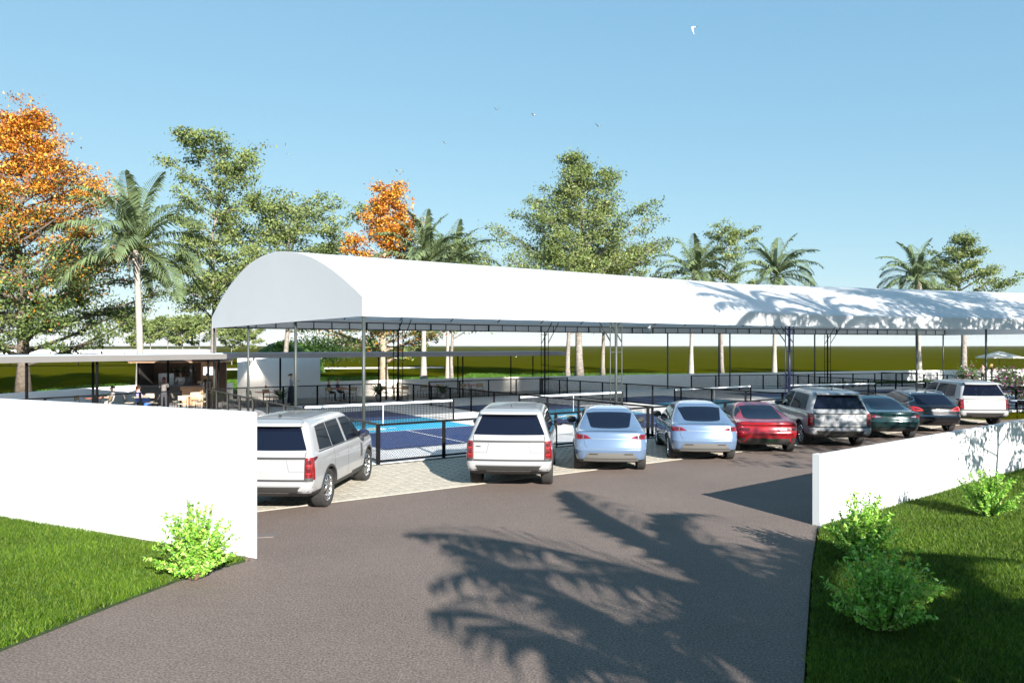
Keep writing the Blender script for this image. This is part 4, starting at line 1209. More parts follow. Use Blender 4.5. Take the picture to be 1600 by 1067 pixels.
def tree_meshes(H, Rr, h0, nl, leaves, lsize, pal, seed, env=env_cone, tr=0.22, clump=0.55, bark=None, lean=0.0, spread=0.45, wexp=3.2):
    rng = np.random.default_rng(seed); tb = MB()
    wob = rng.normal(0,0.02*H,(6,2))*np.array([[0],[0.15],[0.35],[0.7],[1],[1]]); wob[:,0] += lean*np.linspace(0,1,6)**1.5
    zt = np.linspace(0,H*0.93,6)
    def trunk_at(z):
        return np.array([np.interp(z,zt,wob[:,0]),np.interp(z,zt,wob[:,1]),z])
    pts = [trunk_at(z) for z in np.linspace(0,H*0.93,12)]
    rad = [tr*(1.0-0.93*(k/11))**0.9*(1.35 if k == 0 else 1.0) for k in range(12)]
    tb.tube(pts, rad, 9)
    tips = []; outs = []
    for i in range(nl):
        s = ((i+0.5)/nl)**0.9
        zb = H*(h0+(0.96-h0)*s*0.93)
        az = i*2.39996+rng.uniform(-0.4,0.4)
        r = Rr*env(s)*rng.uniform(0.62,1.12)
        el = spread*rng.uniform(0.5,1.25)+0.35*s
        p0 = trunk_at(zb); d = np.array([math.cos(az),math.sin(az),0])
        rise = min(r*math.tan(min(el,1.1)), max(0.3,H-zb)*0.9)
        p1 = p0+d*r*0.5+np.array([0,0,rise*0.35]); p2 = p0+d*r+np.array([0,0,rise])
        cur = [(1-t)**2*p0+2*t*(1-t)*p1+t*t*p2 for t in np.linspace(0,1,6)]
        r0 = max(0.02,tr*0.42*(1-s*0.75))
        tb.tube(cur, [r0*(1-0.85*k/5) for k in range(6)], 5, cap=False)
        ns = max(4,int(r*1.6)+2)
        for k in range(ns):
            t = rng.uniform(0.22,1.0); c = np.array((1-t)**2*p0+2*t*(1-t)*p1+t*t*p2)
            a2 = az+rng.uniform(-1.35,1.35)*(1.0 if t < 0.9 else 0.6)
            ln = (0.25+0.22*rng.random())*r*(1.15-0.5*t)+0.35
            e = c+np.array([math.cos(a2)*ln,math.sin(a2)*ln,ln*rng.uniform(-0.05,0.55)])
            tb.tube([c,(c+e)/2+np.array([0,0,0.05]),e], [r0*0.3,r0*0.2,0.012], 4, cap=False)
            for q in np.linspace(0.25,1.08,5):
                tips.append(c+(e-c)*q); outs.append(d)
    for z in np.linspace(0.82,0.95,16):
        tips.append(trunk_at(H*z)+rng.normal(0,0.6,3)); outs.append(np.array([0,0,1.0]))
    tips = np.array(tips); outs = np.array(outs)
    n = leaves
    w = rng.random(len(tips))**wexp+0.02; w /= w.sum()
    idx = rng.choice(len(tips),n,p=w)
    C = tips[idx]+rng.normal(0,1,(n,3))*np.array([clump,clump,clump*0.55])*0.72
    out = C-np.array([0,0,H*(h0+0.35*(1-h0))]); out /= np.linalg.norm(out,axis=1)[:,None]+1e-6
    V,F = leaf_quads(C,lsize,rng,out)
    tone = rng.random(len(tips))[idx]
    col = np.repeat(pal(C,tone,rng,H),4,axis=0)
    return tb.mesh('trunk', bark or M_bark), fast_mesh('crown', V, F, M_leaf, col)

def pal_green(C, tone, rng, H):
    n = len(C)
    a = np.array([0.085,0.120,0.035]); b = np.array([0.225,0.285,0.085]); y = np.array([0.34,0.33,0.10])
    t = np.clip(tone*0.7+rng.random(n)*0.4,0,1)[:,None]
    c = a*(1-t)+b*t; k = rng.random(n) < 0.06; c[k] = y*rng.uniform(0.7,1.1,(k.sum(),1))
    return c
def pal_orange(lo, hi):
    def f(C, tone, rng, H):
        n = len(C); s = C[:,2]/H + (tone-0.5)*0.30 + rng.normal(0,0.07,n)
        t = np.clip((s-lo)/(hi-lo),0,1)
        g = pal_green(C,tone,rng,H)*np.array([0.75,0.85,0.8])
        pick = rng.random(n)[:,None]
        o = np.where(pick < 0.36, np.array([[0.34,0.085,0.007]]), np.where(pick < 0.72, np.array([[0.56,0.22,0.016]]), np.array([[0.70,0.42,0.06]])))
        return np.where((rng.random(n) < t)[:,None], o*rng.uniform(0.8,1.15,(n,1)), g)
    return f

def tree(name, label, x, y, group=None, z0=-0.1, rz=0.0, **k):
    a, b = tree_meshes(**k)
    T = thing(name, label, 'tree', (x,y,z0), rz, group)
    link('trunk', a, T); link('crown', b, T)
    return T
G_T = 'trees behind the back wall'
tree('maple_tree', 'tall orange autumn tree with green lower branches behind the bar shelter', -32.6,50, H=20.4, Rr=10.4, h0=0.09, nl=74, wexp=1.8, leaves=78000, lsize=0.18, pal=pal_orange(0.36,0.68), seed=3, tr=0.42, clump=0.50, bark=M_barkd, spread=0.35)
tree('leafy_tree', 'green tree standing partly behind the tall orange tree at the picture edge', -37.0,47, H=19.3, Rr=5.0, h0=0.12, nl=40, leaves=15750, lsize=0.22, pal=pal_green, seed=44, tr=0.3)
tree('leafy_tree', 'tall airy green tree rising behind the grey gable', -23.9,60, H=20.6, Rr=7.0, h0=0.22, nl=34, leaves=22750, lsize=0.23, pal=pal_green, seed=5, env=env_tall, tr=0.26, clump=0.5)
tree('leafy_tree', 'rounded green tree just above the crest of the gable', -19.5,65, H=16.3, Rr=6.0, h0=0.26, nl=30, leaves=22750, lsize=0.23, pal=pal_green, seed=6, env=env_round, tr=0.24, clump=0.5)
tree('maple_tree', 'smaller orange autumn tree behind the near canopy', -9.9,58, H=16.8, Rr=7.2, h0=0.11, nl=56, wexp=2.0, leaves=29750, lsize=0.20, pal=pal_orange(0.24,0.50), seed=8, tr=0.34, clump=0.42, bark=mat('bark_tan',(0.42,0.33,0.23),0.9,color2=(0.22,0.16,0.11),scale=5,detail=8,bump=0.5,bscale=14), spread=0.35)
tree('leafy_tree', 'slim green tree next to the palm beside the smaller orange tree', -5.3,66, H=12.2, Rr=4.2, h0=0.3, nl=22, leaves=10500, lsize=0.22, pal=pal_green, seed=9, env=env_round, tr=0.17)
tree('leafy_tree', 'largest green tree, broad and pointed, above the middle of the near canopy', 7.0,78, H=24.2, Rr=10.6, h0=0.22, nl=58, leaves=44000, lsize=0.24, pal=pal_green, seed=10, env=env_cone, tr=0.42, clump=0.62)
tree('leafy_tree', 'lower green tree against the flank of the largest tree', 5.4,73, H=12.5, Rr=5.4, h0=0.34, nl=22, leaves=14000, lsize=0.24, pal=pal_green, seed=12, env=env_round, tr=0.26)
tree('leafy_tree', 'lower green tree between the largest tree and a palm', 9.8,81, H=14.0, Rr=6.6, h0=0.34, nl=26, leaves=17500, lsize=0.26, pal=pal_green, seed=13, env=env_round, tr=0.24)
tree('leafy_tree', 'thin airy green tree between two palms', 23.8,85, H=17.2, Rr=4.8, h0=0.34, nl=26, leaves=11375, lsize=0.23, pal=pal_green, seed=14, env=env_tall, tr=0.24, clump=0.42)
tree('leafy_tree', 'airy green tree beside the palm farthest along the canopies', 48.2,80, H=16.2, Rr=6.2, h0=0.32, nl=28, leaves=14000, lsize=0.23, pal=pal_green, seed=15, env=env_cone, tr=0.34, clump=0.42)
tree('leafy_tree', 'green tree reaching in past the parasol terrace', 45.5,58, H=9.0, Rr=4.6, h0=0.3, nl=20, leaves=10500, lsize=0.18, pal=pal_green, seed=16, env=env_round, tr=0.2)
# far small trees
fm = [tree_meshes(H=9.0, Rr=3.6, h0=0.38, nl=16, leaves=2600, lsize=0.5, pal=pal_green, seed=70+k, env=env_round, tr=0.14, clump=0.5) for k in range(3)]
for k, (px, D, s, lb) in enumerate(((205,140,0.95,'small far tree just past the palm trunk'),(262,150,1.0,'small far tree with a pale trunk above the bar roof'),(285,138,0.9,'small far tree in the middle of the group over the bar roof'),
        (312,146,1.02,'small far tree beside the gable column'),(235,175,1.0,'smallest far tree peeping between two others over the bar roof'),(362,130,0.72,'small far tree seen under the gable edge'),(386,135,0.80,'bushy far tree between two columns under the gable'))):
    T = thing('small_tree', lb, 'tree', ((px-800)/1171*D, D, -0.1), k*1.3, 'small trees far out on the field')
    T.scale = (s,s,s); link('trunk', fm[k%3][0], T); link('crown', fm[k%3][1], T)

# ---- palms
def frond_mesh(L, elev, droop, seed, nleaf=46, lw=0.055, lf=0.25):
    rng = np.random.default_rng(seed)
    n = 14; P = []; p = np.zeros(3); a = elev
    seg = L/n
    for i in range(n+1):
        P.append(p.copy()); p = p+np.array([math.cos(a)*seg,0,math.sin(a)*seg]); a -= droop/n*(0.5+1.0*i/n)
    P = np.array(P)
    m = MB(); m.tube([tuple(q) for q in P], [0.035*(1-0.9*i/n)+0.004 for i in range(n+1)], 4, cap=False)
    V = [tuple(v) for v in m.v]; F = [f for f in m.f]
    cols = [(0.11,0.14,0.04)]*len(V)
    ts = np.linspace(0.10,0.995,nleaf)
    for t in ts:
        i = min(int(t*n),n-1); f = t*n-i
        c = P[i]*(1-f)+P[i+1]*f; d = (P[i+1]-P[i])/np.linalg.norm(P[i+1]-P[i])
        up = np.cross(np.array([0,1,0]),d)*-1
        if up[2] < 0: up = -up
        ll = L*lf*(math.sin(math.pi*min(1,0.16+0.80*t))**0.7)*rng.uniform(0.88,1.1)
        for s in (-1,1):
            side = np.array([0,s,0])
            dr = side*0.80+d*0.62+up*rng.uniform(0.0,0.30); dr /= np.linalg.norm(dr)
            mid = c+dr*ll*0.55; tip = c+dr*ll*0.92+np.array([0,0,-ll*rng.uniform(0.25,0.55)])
            wv = np.cross(dr,up); wv /= np.linalg.norm(wv)+1e-6; wv = wv*lw/2+d*lw*0.35
            o = len(V)
            V += [tuple(c-wv*0.6),tuple(c+wv*0.6),tuple(mid+wv),tuple(mid-wv),tuple(tip)]
            F += [(o,o+1,o+2,o+3),(o+3,o+2,o+4)]
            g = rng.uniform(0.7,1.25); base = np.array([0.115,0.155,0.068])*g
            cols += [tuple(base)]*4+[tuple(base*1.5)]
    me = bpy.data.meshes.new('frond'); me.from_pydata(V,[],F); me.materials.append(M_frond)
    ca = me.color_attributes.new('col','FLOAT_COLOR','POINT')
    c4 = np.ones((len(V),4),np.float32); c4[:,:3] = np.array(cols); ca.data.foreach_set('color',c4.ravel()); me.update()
    return me
def palm_proto(L, lw=0.055, nleaf=46, seed=0):
    spec = [(R(80),R(55)),(R(62),R(85)),(R(42),R(95)),(R(20),R(95)),(R(-5),R(75))]
    return [frond_mesh(L*(0.92 if k == 0 else 1.0),e,dr,seed+k,nleaf,lw) for k,(e,dr) in enumerate(spec)]
def palm(label, x, y, th, fr, seed, lean=0.3, tr=0.20, z0=-0.1, counts=(3,5,6,5,4), skirt=True, group='palms behind the back wall'):
    rng = np.random.default_rng(seed)
    T = thing('palm_tree', label, 'palm tree', (x,y,z0), rng.uniform(0,6.28), group)
    m = MB(); pts = []; rad = []
    nseg = int(th/0.16)
    for i in range(nseg+1):
        t = i/nseg
        for e in (0,1):
            if e and i == nseg: break
            z = th*(t+(0.55/nseg if e else 0))
            pts.append((lean*t*t,0,z)); rad.append(tr*(1.25-0.45*min(1,t*4) if t < 0.25 else 0.80-0.18*t+0.30*max(0,t-0.9))*(1.0 if e else 1.06))
    m.tube(pts, rad, 12)
    m.build('trunk', M_palmbark, T)
    if skirt:
        s = MB()
        for k in range(26):
            a = rng.uniform(0,6.28); l = rng.uniform(0.5,1.6); r0 = tr*0.75
            p0 = np.array([lean+math.cos(a)*r0,math.sin(a)*r0,th*0.99]); p1 = p0+np.array([math.cos(a)*0.22,math.sin(a)*0.22,-l*0.35]); p2 = p0+np.array([math.cos(a)*0.16,math.sin(a)*0.16,-l])
            s.tube([p0,p1,p2],[0.035,0.04,0.01],4,cap=False)
        s.build('dead_fronds', M_dead, T)
    for k, c in enumerate(counts):
        for i in range(c):
            o = link('frond', fr[k], T)
            o.location = (lean,0,th+0.05+0.05*(4-k))
            o.rotation_euler = (rng.uniform(-0.15,0.15), rng.uniform(-0.12,0.12), 2*math.pi*(i+rng.uniform(-0.3,0.3))/c+k*0.9)
    return T
fr_a = palm_proto(5.6, 0.085, 38, 100)
fr_b = palm_proto(4.7, 0.095, 32, 200)
palm('palm with a shaggy skirt of dead fronds beside the tall orange tree', -23.3,47, 9.3, fr_a, 1, tr=0.27, counts=(4,6,6,6,5))
palm('palm crossing the lower right of the smaller orange tree', -6.6,56, 9.2, fr_b, 2, tr=0.24, counts=(5,6,5,4,3))
palm('dark palm crown next to the slim green tree', -5.4,62.5, 9.6, fr_b, 3, tr=0.16, counts=(3,5,6,4,3))
palm('palm right beside the largest green tree', 17.2,72, 9.9, fr_b, 4, tr=0.24)
palm('palm between the thin airy tree and the open sky', 25.2,72, 9.9, fr_b, 5, tr=0.24)
palm('palm farthest along, before the last airy tree', 41.3,76, 9.9, fr_b, 6, tr=0.24)
# palms and trees out of the frame whose shadows fall on the driveway, walls and canopies
G_S = 'palms and trees around the entrance'
fr_s = [frond_mesh(4.2,e,dr,300+k,34,0.085,0.29) for k,(e,dr) in enumerate(((R(58),R(70)),(R(42),R(75)),(R(25),R(70)),(R(8),R(60)),(R(-10),R(50))))]
palm('palm whose frond shadows cover the driveway', 8.9,-1.7, 4.6, fr_s, 7, tr=0.2, counts=(2,4,5,5,3), group=G_S)
palm('palm shading the near edge of the driveway and lawn', 8.5,-6.0, 4.6, fr_s, 8, tr=0.2, counts=(2,4,5,5,3), group=G_S)
palm('palm whose fronds shade the corner of the lawn', 11.2,-3.2, 4.4, fr_s, 23, tr=0.2, counts=(1,3,3,3,2), group=G_S)
palm('palm whose crown shadow falls on the end of the near canopy', 20.2,17.4, 12.6, fr_b, 9, tr=0.2, group=G_S)
palm('lower palm whose shadow fan falls on the canopy joint', 23.8,21.5, 11.2, fr_b, 21, tr=0.2, group=G_S)
tree('leafy_tree', 'tree whose leaf shadows cover the far canopy', 33.5,22.5, G_S, H=18.5, Rr=7.0, h0=0.3, nl=34, leaves=12000, lsize=0.34, pal=pal_green, seed=31, env=env_round, tr=0.3)
tree('leafy_tree', 'tree whose leaf shadows dapple the low wall and the parked cars', 15.9,10.4, G_S, H=9.0, Rr=3.6, h0=0.26, nl=24, leaves=3600, lsize=0.17, pal=pal_green, seed=32, env=env_round, tr=0.12, clump=0.3)
tree('leafy_tree', 'slim tree whose trunk shadow crosses the low wall', 17.4,12.8, G_S, H=9.5, Rr=3.2, h0=0.34, nl=20, leaves=3200, lsize=0.17, pal=pal_green, seed=33, env=env_round, tr=0.10, clump=0.3)
tree('leafy_tree', 'low tree shading the lawn corner behind the camera', 10.9,-1.6, G_S, H=4.6, Rr=1.8, h0=0.3, nl=20, leaves=6000, lsize=0.18, pal=pal_green, seed=34, env=env_round, tr=0.12, clump=0.3)

# ---- lime shrubs on the lawns
M_shrub = mat('shrub_leaf', (0.2,0.4,0.05), 0.45, attr=True, trans=0.35, spec=0.4)
M_twig = mat('shrub_twig', (0.16,0.11,0.06), 0.8)
def shrub(label, x, y, r, h, seed, tint=1.0, stems=125):
    rng = np.random.default_rng(seed); T = thing('shrub', label, 'shrub', (x,y,0.02), 0, 'lime green shrubs on the lawns')
    tw = MB(); C = []; D = []
    for i in range(stems):
        az = rng.uniform(0,6.283); q = rng.random()**0.6; L = rng.uniform(0.65,1.12)
        el = math.acos(min(0.97,q))            # from upright to spreading
        end = np.array([math.cos(az)*q*r*1.05*L, math.sin(az)*q*r*1.05*L, h*L*(0.12+0.88*math.sin(el))])
        mid = end*0.5+np.array([0,0,0.10*h*rng.random()])
        p0 = np.array([math.cos(az)*0.05,math.sin(az)*0.05,0])
        cur = [(1-t)**2*p0+2*t*(1-t)*mid+t*t*end for t in np.linspace(0,1,5)]
        tw.tube(cur,[0.006,0.005,0.004,0.003,0.002],3,cap=False)
        for k in range(46):
            t = 0.22+0.80*k/45; c = (1-t)**2*p0+2*t*(1-t)*mid+t*t*end
            C.append(c+rng.normal(0,0.013,3)); D.append(end/np.linalg.norm(end))
    C = np.array(C); D = np.array(D); C = C[C[:,2] > 0.01] if False else C
    n = len(C); rr = np.random.default_rng(seed+1)
    V,F = leaf_quads(C,0.056,rr,D[:n],0.3,0.5)
    pal = np.array([(0.22,0.47,0.04),(0.31,0.57,0.07),(0.13,0.34,0.03),(0.42,0.62,0.14)])*tint
    col = np.repeat(pal[rr.integers(0,4,n)]*rr.uniform(0.8,1.15,(n,1)),4,axis=0)
    tw.build('stems', M_twig, T); link('leaves', fast_mesh('leaves',V,F,M_shrub,col), T)
shrub('lime green shrub where the taller wall meets the driveway', -4.40,10.40,0.60,0.98,1)
shrub('lime green shrub at the pier end of the long low wall', 5.20,11.1,0.55,1.0,2,1.0)
shrub('largest lime green shrub, nearest the camera beside the driveway', 4.20,8.45,0.62,0.95,3,1.0)
shrub('lime green shrub standing alone on the lawn before the low wall', 8.95,14.1,0.58,0.88,4,0.95)

# ---- clipped mound beyond the cafe roof
rng = np.random.default_rng(5); n = 9000
th = rng.uniform(0,2*np.pi,n); ph = np.arccos(rng.uniform(0,1,n))
C = np.column_stack([4.6*np.sin(ph)*np.cos(th),3.0*np.sin(ph)*np.sin(th),4.0*np.cos(ph)*(0.92+0.08*np.sin(th*3))])*rng.uniform(0.9,1.0,(n,1))
V,F = leaf_quads(C,0.34,rng,C/np.linalg.norm(C,axis=1)[:,None],0.2)
T = thing('hedge_mound', 'rounded green hedge mound above the grey cafe roof', 'hedge', (-27.2,90,-0.1))
link('leaves', fast_mesh('leaves',V,F,M_leaf,np.repeat(np.array([[0.06,0.13,0.012]])*rng.uniform(0.7,1.3,(n,1)),4,axis=0)), T)
cm = MB(); cm.lathe([(4.1,0.0),(3.9,1.6),(3.0,2.8),(1.6,3.5),(0.0,3.7)],20); o = cm.build('core', mat('hedge_core',(0.04,0.085,0.008),0.9,var=0.3), T); o.scale = (1,0.62,1)
rng = np.random.default_rng(6); n = 2500
C = rng.normal(0,1,(n,3))*np.array([1.9,1.3,0.9])+np.array([0,0,2.9])
V,F = leaf_quads(C,0.34,rng,None,0.3)
T = thing('bush', 'dark green bush beside the rounded hedge mound', 'bush', (-24.2,94,-0.1))
link('leaves', fast_mesh('leaves',V,F,M_leaf,np.repeat(np.array([[0.03,0.07,0.012]])*rng.uniform(0.7,1.3,(n,1)),4,axis=0)), T)
cm = MB(); cm.tube([(0,0,0),(0.1,0,2.4)],[0.2,0.12],6); cm.build('stem', M_barkd, T)
# ================================================================== CAFE FURNITURE
M_tan = mat('chair_tan', (0.45,0.34,0.19), 0.6, var=0.08, scale=6)
M_cream = mat('chair_cream', (0.42,0.37,0.28), 0.6, var=0.05, scale=6)
M_orange = mat('table_orange', (0.55,0.16,0.07), 0.5, var=0.1, scale=6)
def make_chair(label, ma, loc, rz, group='cafe chairs on the patio'):
    T = thing('cafe_chair', label, 'chair', loc, rz, group)
    m = MB(); m.bevbox(-0.21,0.21,-0.21,0.21,0.43,0.46,0.012); m.build('seat', ma, T)
    m = MB()
    P = [[(x,-0.20-0.03*(1-(x/0.21)**2)-0.06*k,0.62+0.11*k*2) for x in np.linspace(-0.21,0.21,7)] for k in (0,1)]
    Q = [[(x,y-0.02,z) for x,y,z in r] for r in P]
    m.grid(P); m.grid([r[::-1] for r in Q]); m.grid([P[1],Q[1]]); m.grid([P[0][::-1],Q[0][::-1]]); m.build('backrest', ma, T, fix=True)
    for sx in (-1,1):
        m = MB(); m.tube([(sx*0.19,0.18,0.43),(sx*0.21,0.20,0)],0.013,6); m.build('leg', M_black, T)
        m = MB(); m.tube([(sx*0.20,-0.27,0.84),(sx*0.19,-0.19,0.43),(sx*0.21,-0.22,0)],0.013,6); m.build('leg', M_black, T)
    return T
def make_table(label, ma, loc, group='cafe tables on the patio', r=0.38, rnd=False):
    T = thing('cafe_table', label, 'table', loc, 0.6, group)
    m = MB()
    if rnd: m.lathe([(0,0.72),(r,0.72),(r,0.75),(0,0.75)],24,sm=False)
    else: m.bevbox(-r,r,-r,r,0.72,0.75,0.01)
    m.build('tabletop', ma, T)
    m = MB(); m.tube([(0,0,0.02),(0,0,0.72)],0.03,8); m.build('pedestal', M_black, T)
    m = MB(); m.box(-0.26,0.26,-0.03,0.03,0,0.025); m.box(-0.03,0.03,-0.26,-0.031,0,0.025); m.box(-0.03,0.03,0.031,0.26,0,0.025); m.build('foot', M_black, T)
    return T
Zp = 0.015
tabs = [(-20.1,36.0,'orange table nearest the shelter posts',M_orange),(-18.1,36.6,'cream table of the woman in blue',M_cream),(-16.2,37.6,'cream table in front of the bar counter',M_cream),
        (-13.4,40.4,'orange table before the white building',M_orange),(-9.9,43.4,'orange table of the seated couple',M_orange),(-7.0,44.6,'orange table beside the potted palm',M_orange),
        (-2.6,47.6,'orange table farthest under the grey roof',M_orange),(-5.0,46.6,'orange table behind the tall lattice column',M_orange)]
for x,y,lb,ma in tabs: make_table(lb, ma, (x,y,Zp))
proto = {}
for i,(x,y,lb,ma) in enumerate(tabs):
    nm = lb.split(' table ')[0]; where = lb.split(' table ')[1]
    for k,(dx,dy,rz) in enumerate(((-0.62,0.1,-1.5),(0.62,-0.1,1.65),(0.05,0.66,3.1))):
        cm_ = M_cream if i in (1,2) else M_tan
        lab = ('cream ' if cm_ is M_cream else 'tan ') + ('chair at one side of the table ','chair at the other side of the table ','chair behind the table ')[k] + where
        key = cm_.name
        if key not in proto: proto[key] = make_chair(lab, cm_, (x+dx,y+dy,Zp), rz+0.3*i)
        else: place(proto[key], (x+dx,y+dy,Zp), rz+0.3*i, lab)
place(proto['chair_cream'], (-15.35,36.5,Zp), 2.6, 'cream chair standing loose in the sun before the bar front')
place(proto['chair_cream'], (-15.9,36.1,Zp), 0.5, 'cream chair with its back to the fence in the sun')
# orange lamp standing on the table by the white building
T = thing('table_lamp', 'slim orange lamp on the table before the white building', 'lamp', (-13.25,40.35,0.766))
m = MB(); m.lathe([(0,0),(0.06,0),(0.06,0.012),(0.012,0.02),(0.012,0.22),(0.09,0.23),(0.05,0.34),(0,0.34)],14); m.build('lamp_shade', M_orange, T)
m = MB(); m.tube([(0,0,0.34),(0,0,0.62)],0.012,6); m.build('stem', M_black, T)

def potted(label, x, y, seed, h=1.1):
    rng = np.random.default_rng(seed); T = thing('potted_plant', label, 'potted plant', (x,y,Zp), 0, 'potted plants on the patio')
    m = MB(); m.lathe([(0,0),(0.15,0),(0.20,0.36),(0.18,0.36),(0.17,0.32),(0,0.32)],16); m.build('pot', mat('pot_grey',(0.25,0.24,0.23),0.7), T)
    V = []; F = []; cols = []
    for i in range(46):
        az = rng.uniform(0,6.28); L = h*rng.uniform(0.55,1.0); el = rng.uniform(0.5,1.4)
        p = np.array([0,0,0.32]); a = el; pts = []
        for k in range(6):
            pts.append(p.copy()); p = p+np.array([math.cos(az)*math.cos(a),math.sin(az)*math.cos(a),math.sin(a)])*L/5; a -= 0.28
        s = np.array([-math.sin(az),math.cos(az),0])
        o = len(V)
        for k,q in enumerate(pts):
            w = 0.045*math.sin(math.pi*(k+0.6)/6); V += [tuple(q-s*w),tuple(q+s*w)]
        F += [(o+2*k,o+2*k+1,o+2*k+3,o+2*k+2) for k in range(5)]
        cols += [tuple(np.array([0.07,0.13,0.03])*rng.uniform(0.6,1.4))]*12
    link('leaves', fast_mesh('leaves', np.array(V), np.array(F), M_leaf, np.array(cols)), T)
potted('bushy potted plant before the white building', -12.4,40.2,1)
potted('potted palm at the gap in the court fence', -7.9,44.3,2,1.25)
potted('potted plant at the fence corner beside the bar', -15.0,38.4,3,1.1)
potted('potted plant under the grey roof behind the divider fence', -4.2,45.3,4)

# ---- parasol terrace at the far end
T = thing('parasol', 'cream parasol standing on the terrace beyond the far canopy', 'parasol', (42.9,66.0,0.0))
m = MB(); n = 8; r = 1.85
V = [(0,0,2.78)]+[(0.55*r*math.cos(2*math.pi*k/n),0.55*r*math.sin(2*math.pi*k/n),2.50) for k in range(n)]+[(r*math.cos(2*math.pi*k/n),r*math.sin(2*math.pi*k/n),2.26) for k in range(n)]+[(r*math.cos(2*math.pi*k/n),r*math.sin(2*math.pi*k/n),2.16) for k in range(n)]
F = [(0,1+k,1+(k+1)%n) for k in range(n)]+[(1+k,1+n+k,1+n+(k+1)%n,1+(k+1)%n) for k in range(n)]+[(1+n+k,1+2*n+k,1+2*n+(k+1)%n,1+n+(k+1)%n) for k in range(n)]
m.add(V,F); m.build('canopy', mat('parasol_cloth',(0.72,0.68,0.60),0.8,trans=0.2), T)
m = MB(); m.tube([(0,0,0),(0,0,2.82)],0.025,8); m.lathe([(0,0),(0.3,0),(0.3,0.06),(0,0.06)],16); m.build('pole', M_steel, T)
for k in range(n):
    m = MB(); a_ = 2*math.pi*k/n; m.bar((0.03*math.cos(a_),0.03*math.sin(a_),2.72),(r*0.97*math.cos(a_),r*0.97*math.sin(a_),2.235),0.02); m.build('rib', M_steel, T)
def flowers(label, x, y, r, h, seed):
    rng = np.random.default_rng(seed); n = 2200
    C = rng.normal(0,0.42,(n,3))*np.array([r,r,h*0.6])+np.array([0,0,h*0.55]); C[:,2] = np.clip(C[:,2],0.05,None)
    V,F = leaf_quads(C,0.13,rng,None,0.4)
    base = np.array([[0.07,0.13,0.03]])*rng.uniform(0.6,1.4,(n,1)); k = rng.random(n) < 0.16
    base[k] = np.array([[0.45,0.06,0.30]]); k = rng.random(n) < 0.10; base[k] = np.array([[0.62,0.58,0.52]])
    T = thing('flower_shrub', label, 'shrub', (x,y,0), 0, 'flower shrubs on the parasol terrace')
    link('leaves', fast_mesh('leaves',V,F,M_leaf,np.repeat(base,4,axis=0)), T)
    m = MB()
    for q in range(5): m.tube([(0,0,0),(0.2*math.cos(q*1.3),0.2*math.sin(q*1.3),h*0.5)],[0.03,0.01],5)
    m.build('stems', M_twig, T)
flowers('flowering shrub beside the dark haired person on the terrace', 38.6,63.5,1.0,1.3,1)
flowers('flowering shrub below the parasol pole', 42.2,64,1.2,1.3,2)
flowers('tall flowering shrub at the picture edge behind the last SUV', 29.6,43.5,1.3,1.7,3)
T = thing('terrace_table', 'white terrace table at the picture edge beside the last SUV', 'table', (23.2,33.8,0.02))
m = MB(); m.lathe([(0,0.72),(0.62,0.72),(0.64,0.735),(0.62,0.75),(0,0.75)],28); m.build('tabletop', mat('table_white',(0.75,0.75,0.76),0.3), T)
for k in range(3):
    m = MB(); a_ = k*2.09; m.tube([(0.08*math.cos(a_),0.08*math.sin(a_),0.72),(0.25*math.cos(a_),0.25*math.sin(a_),0.35),(0.42*math.cos(a_),0.42*math.sin(a_),0.0)],0.018,6); m.build('leg', M_chrome, T)
make_chair('black terrace chair tucked to the white table by the last SUV', M_black, (22.5,33.0,0.02), -0.6, 'black chairs on the terrace')
make_chair('black terrace chair behind the white table by the last SUV', M_black, (23.9,34.4,0.02), 2.2, 'black chairs on the terrace')

# ================================================================== PEOPLE
def skin_mesh(nodes, edges, root, levels=1):
    """nodes: name -> (xyz, radius); edges: pairs. One continuous surface grown round the skeleton"""
    names = list(nodes); ix = {n:i for i,n in enumerate(names)}
    me = bpy.data.meshes.new('sk'); me.from_pydata([nodes[n][0] for n in names],[(ix[a],ix[b]) for a,b in edges],[])
    ob = bpy.data.objects.new('sk',me); COL.objects.link(ob)
    ob.modifiers.new('s','SKIN')
    sv = me.skin_vertices[0].data
    for n in names:
        r = nodes[n][1]; sv[ix[n]].radius = (r,r) if not hasattr(r,'__len__') else r
        sv[ix[n]].use_root = (n == root)
    ss = ob.modifiers.new('u','SUBSURF'); ss.levels = levels; ss.render_levels = levels
    bpy.context.view_layer.update()
    ev = ob.evaluated_get(bpy.context.evaluated_depsgraph_get())
    out = bpy.data.meshes.new_from_object(ev); bpy.data.objects.remove(ob)
    return out
M_skin = mat('skin', (0.55,0.33,0.24), 0.55)
M_skin2 = mat('skin_tan', (0.42,0.24,0.16), 0.55)
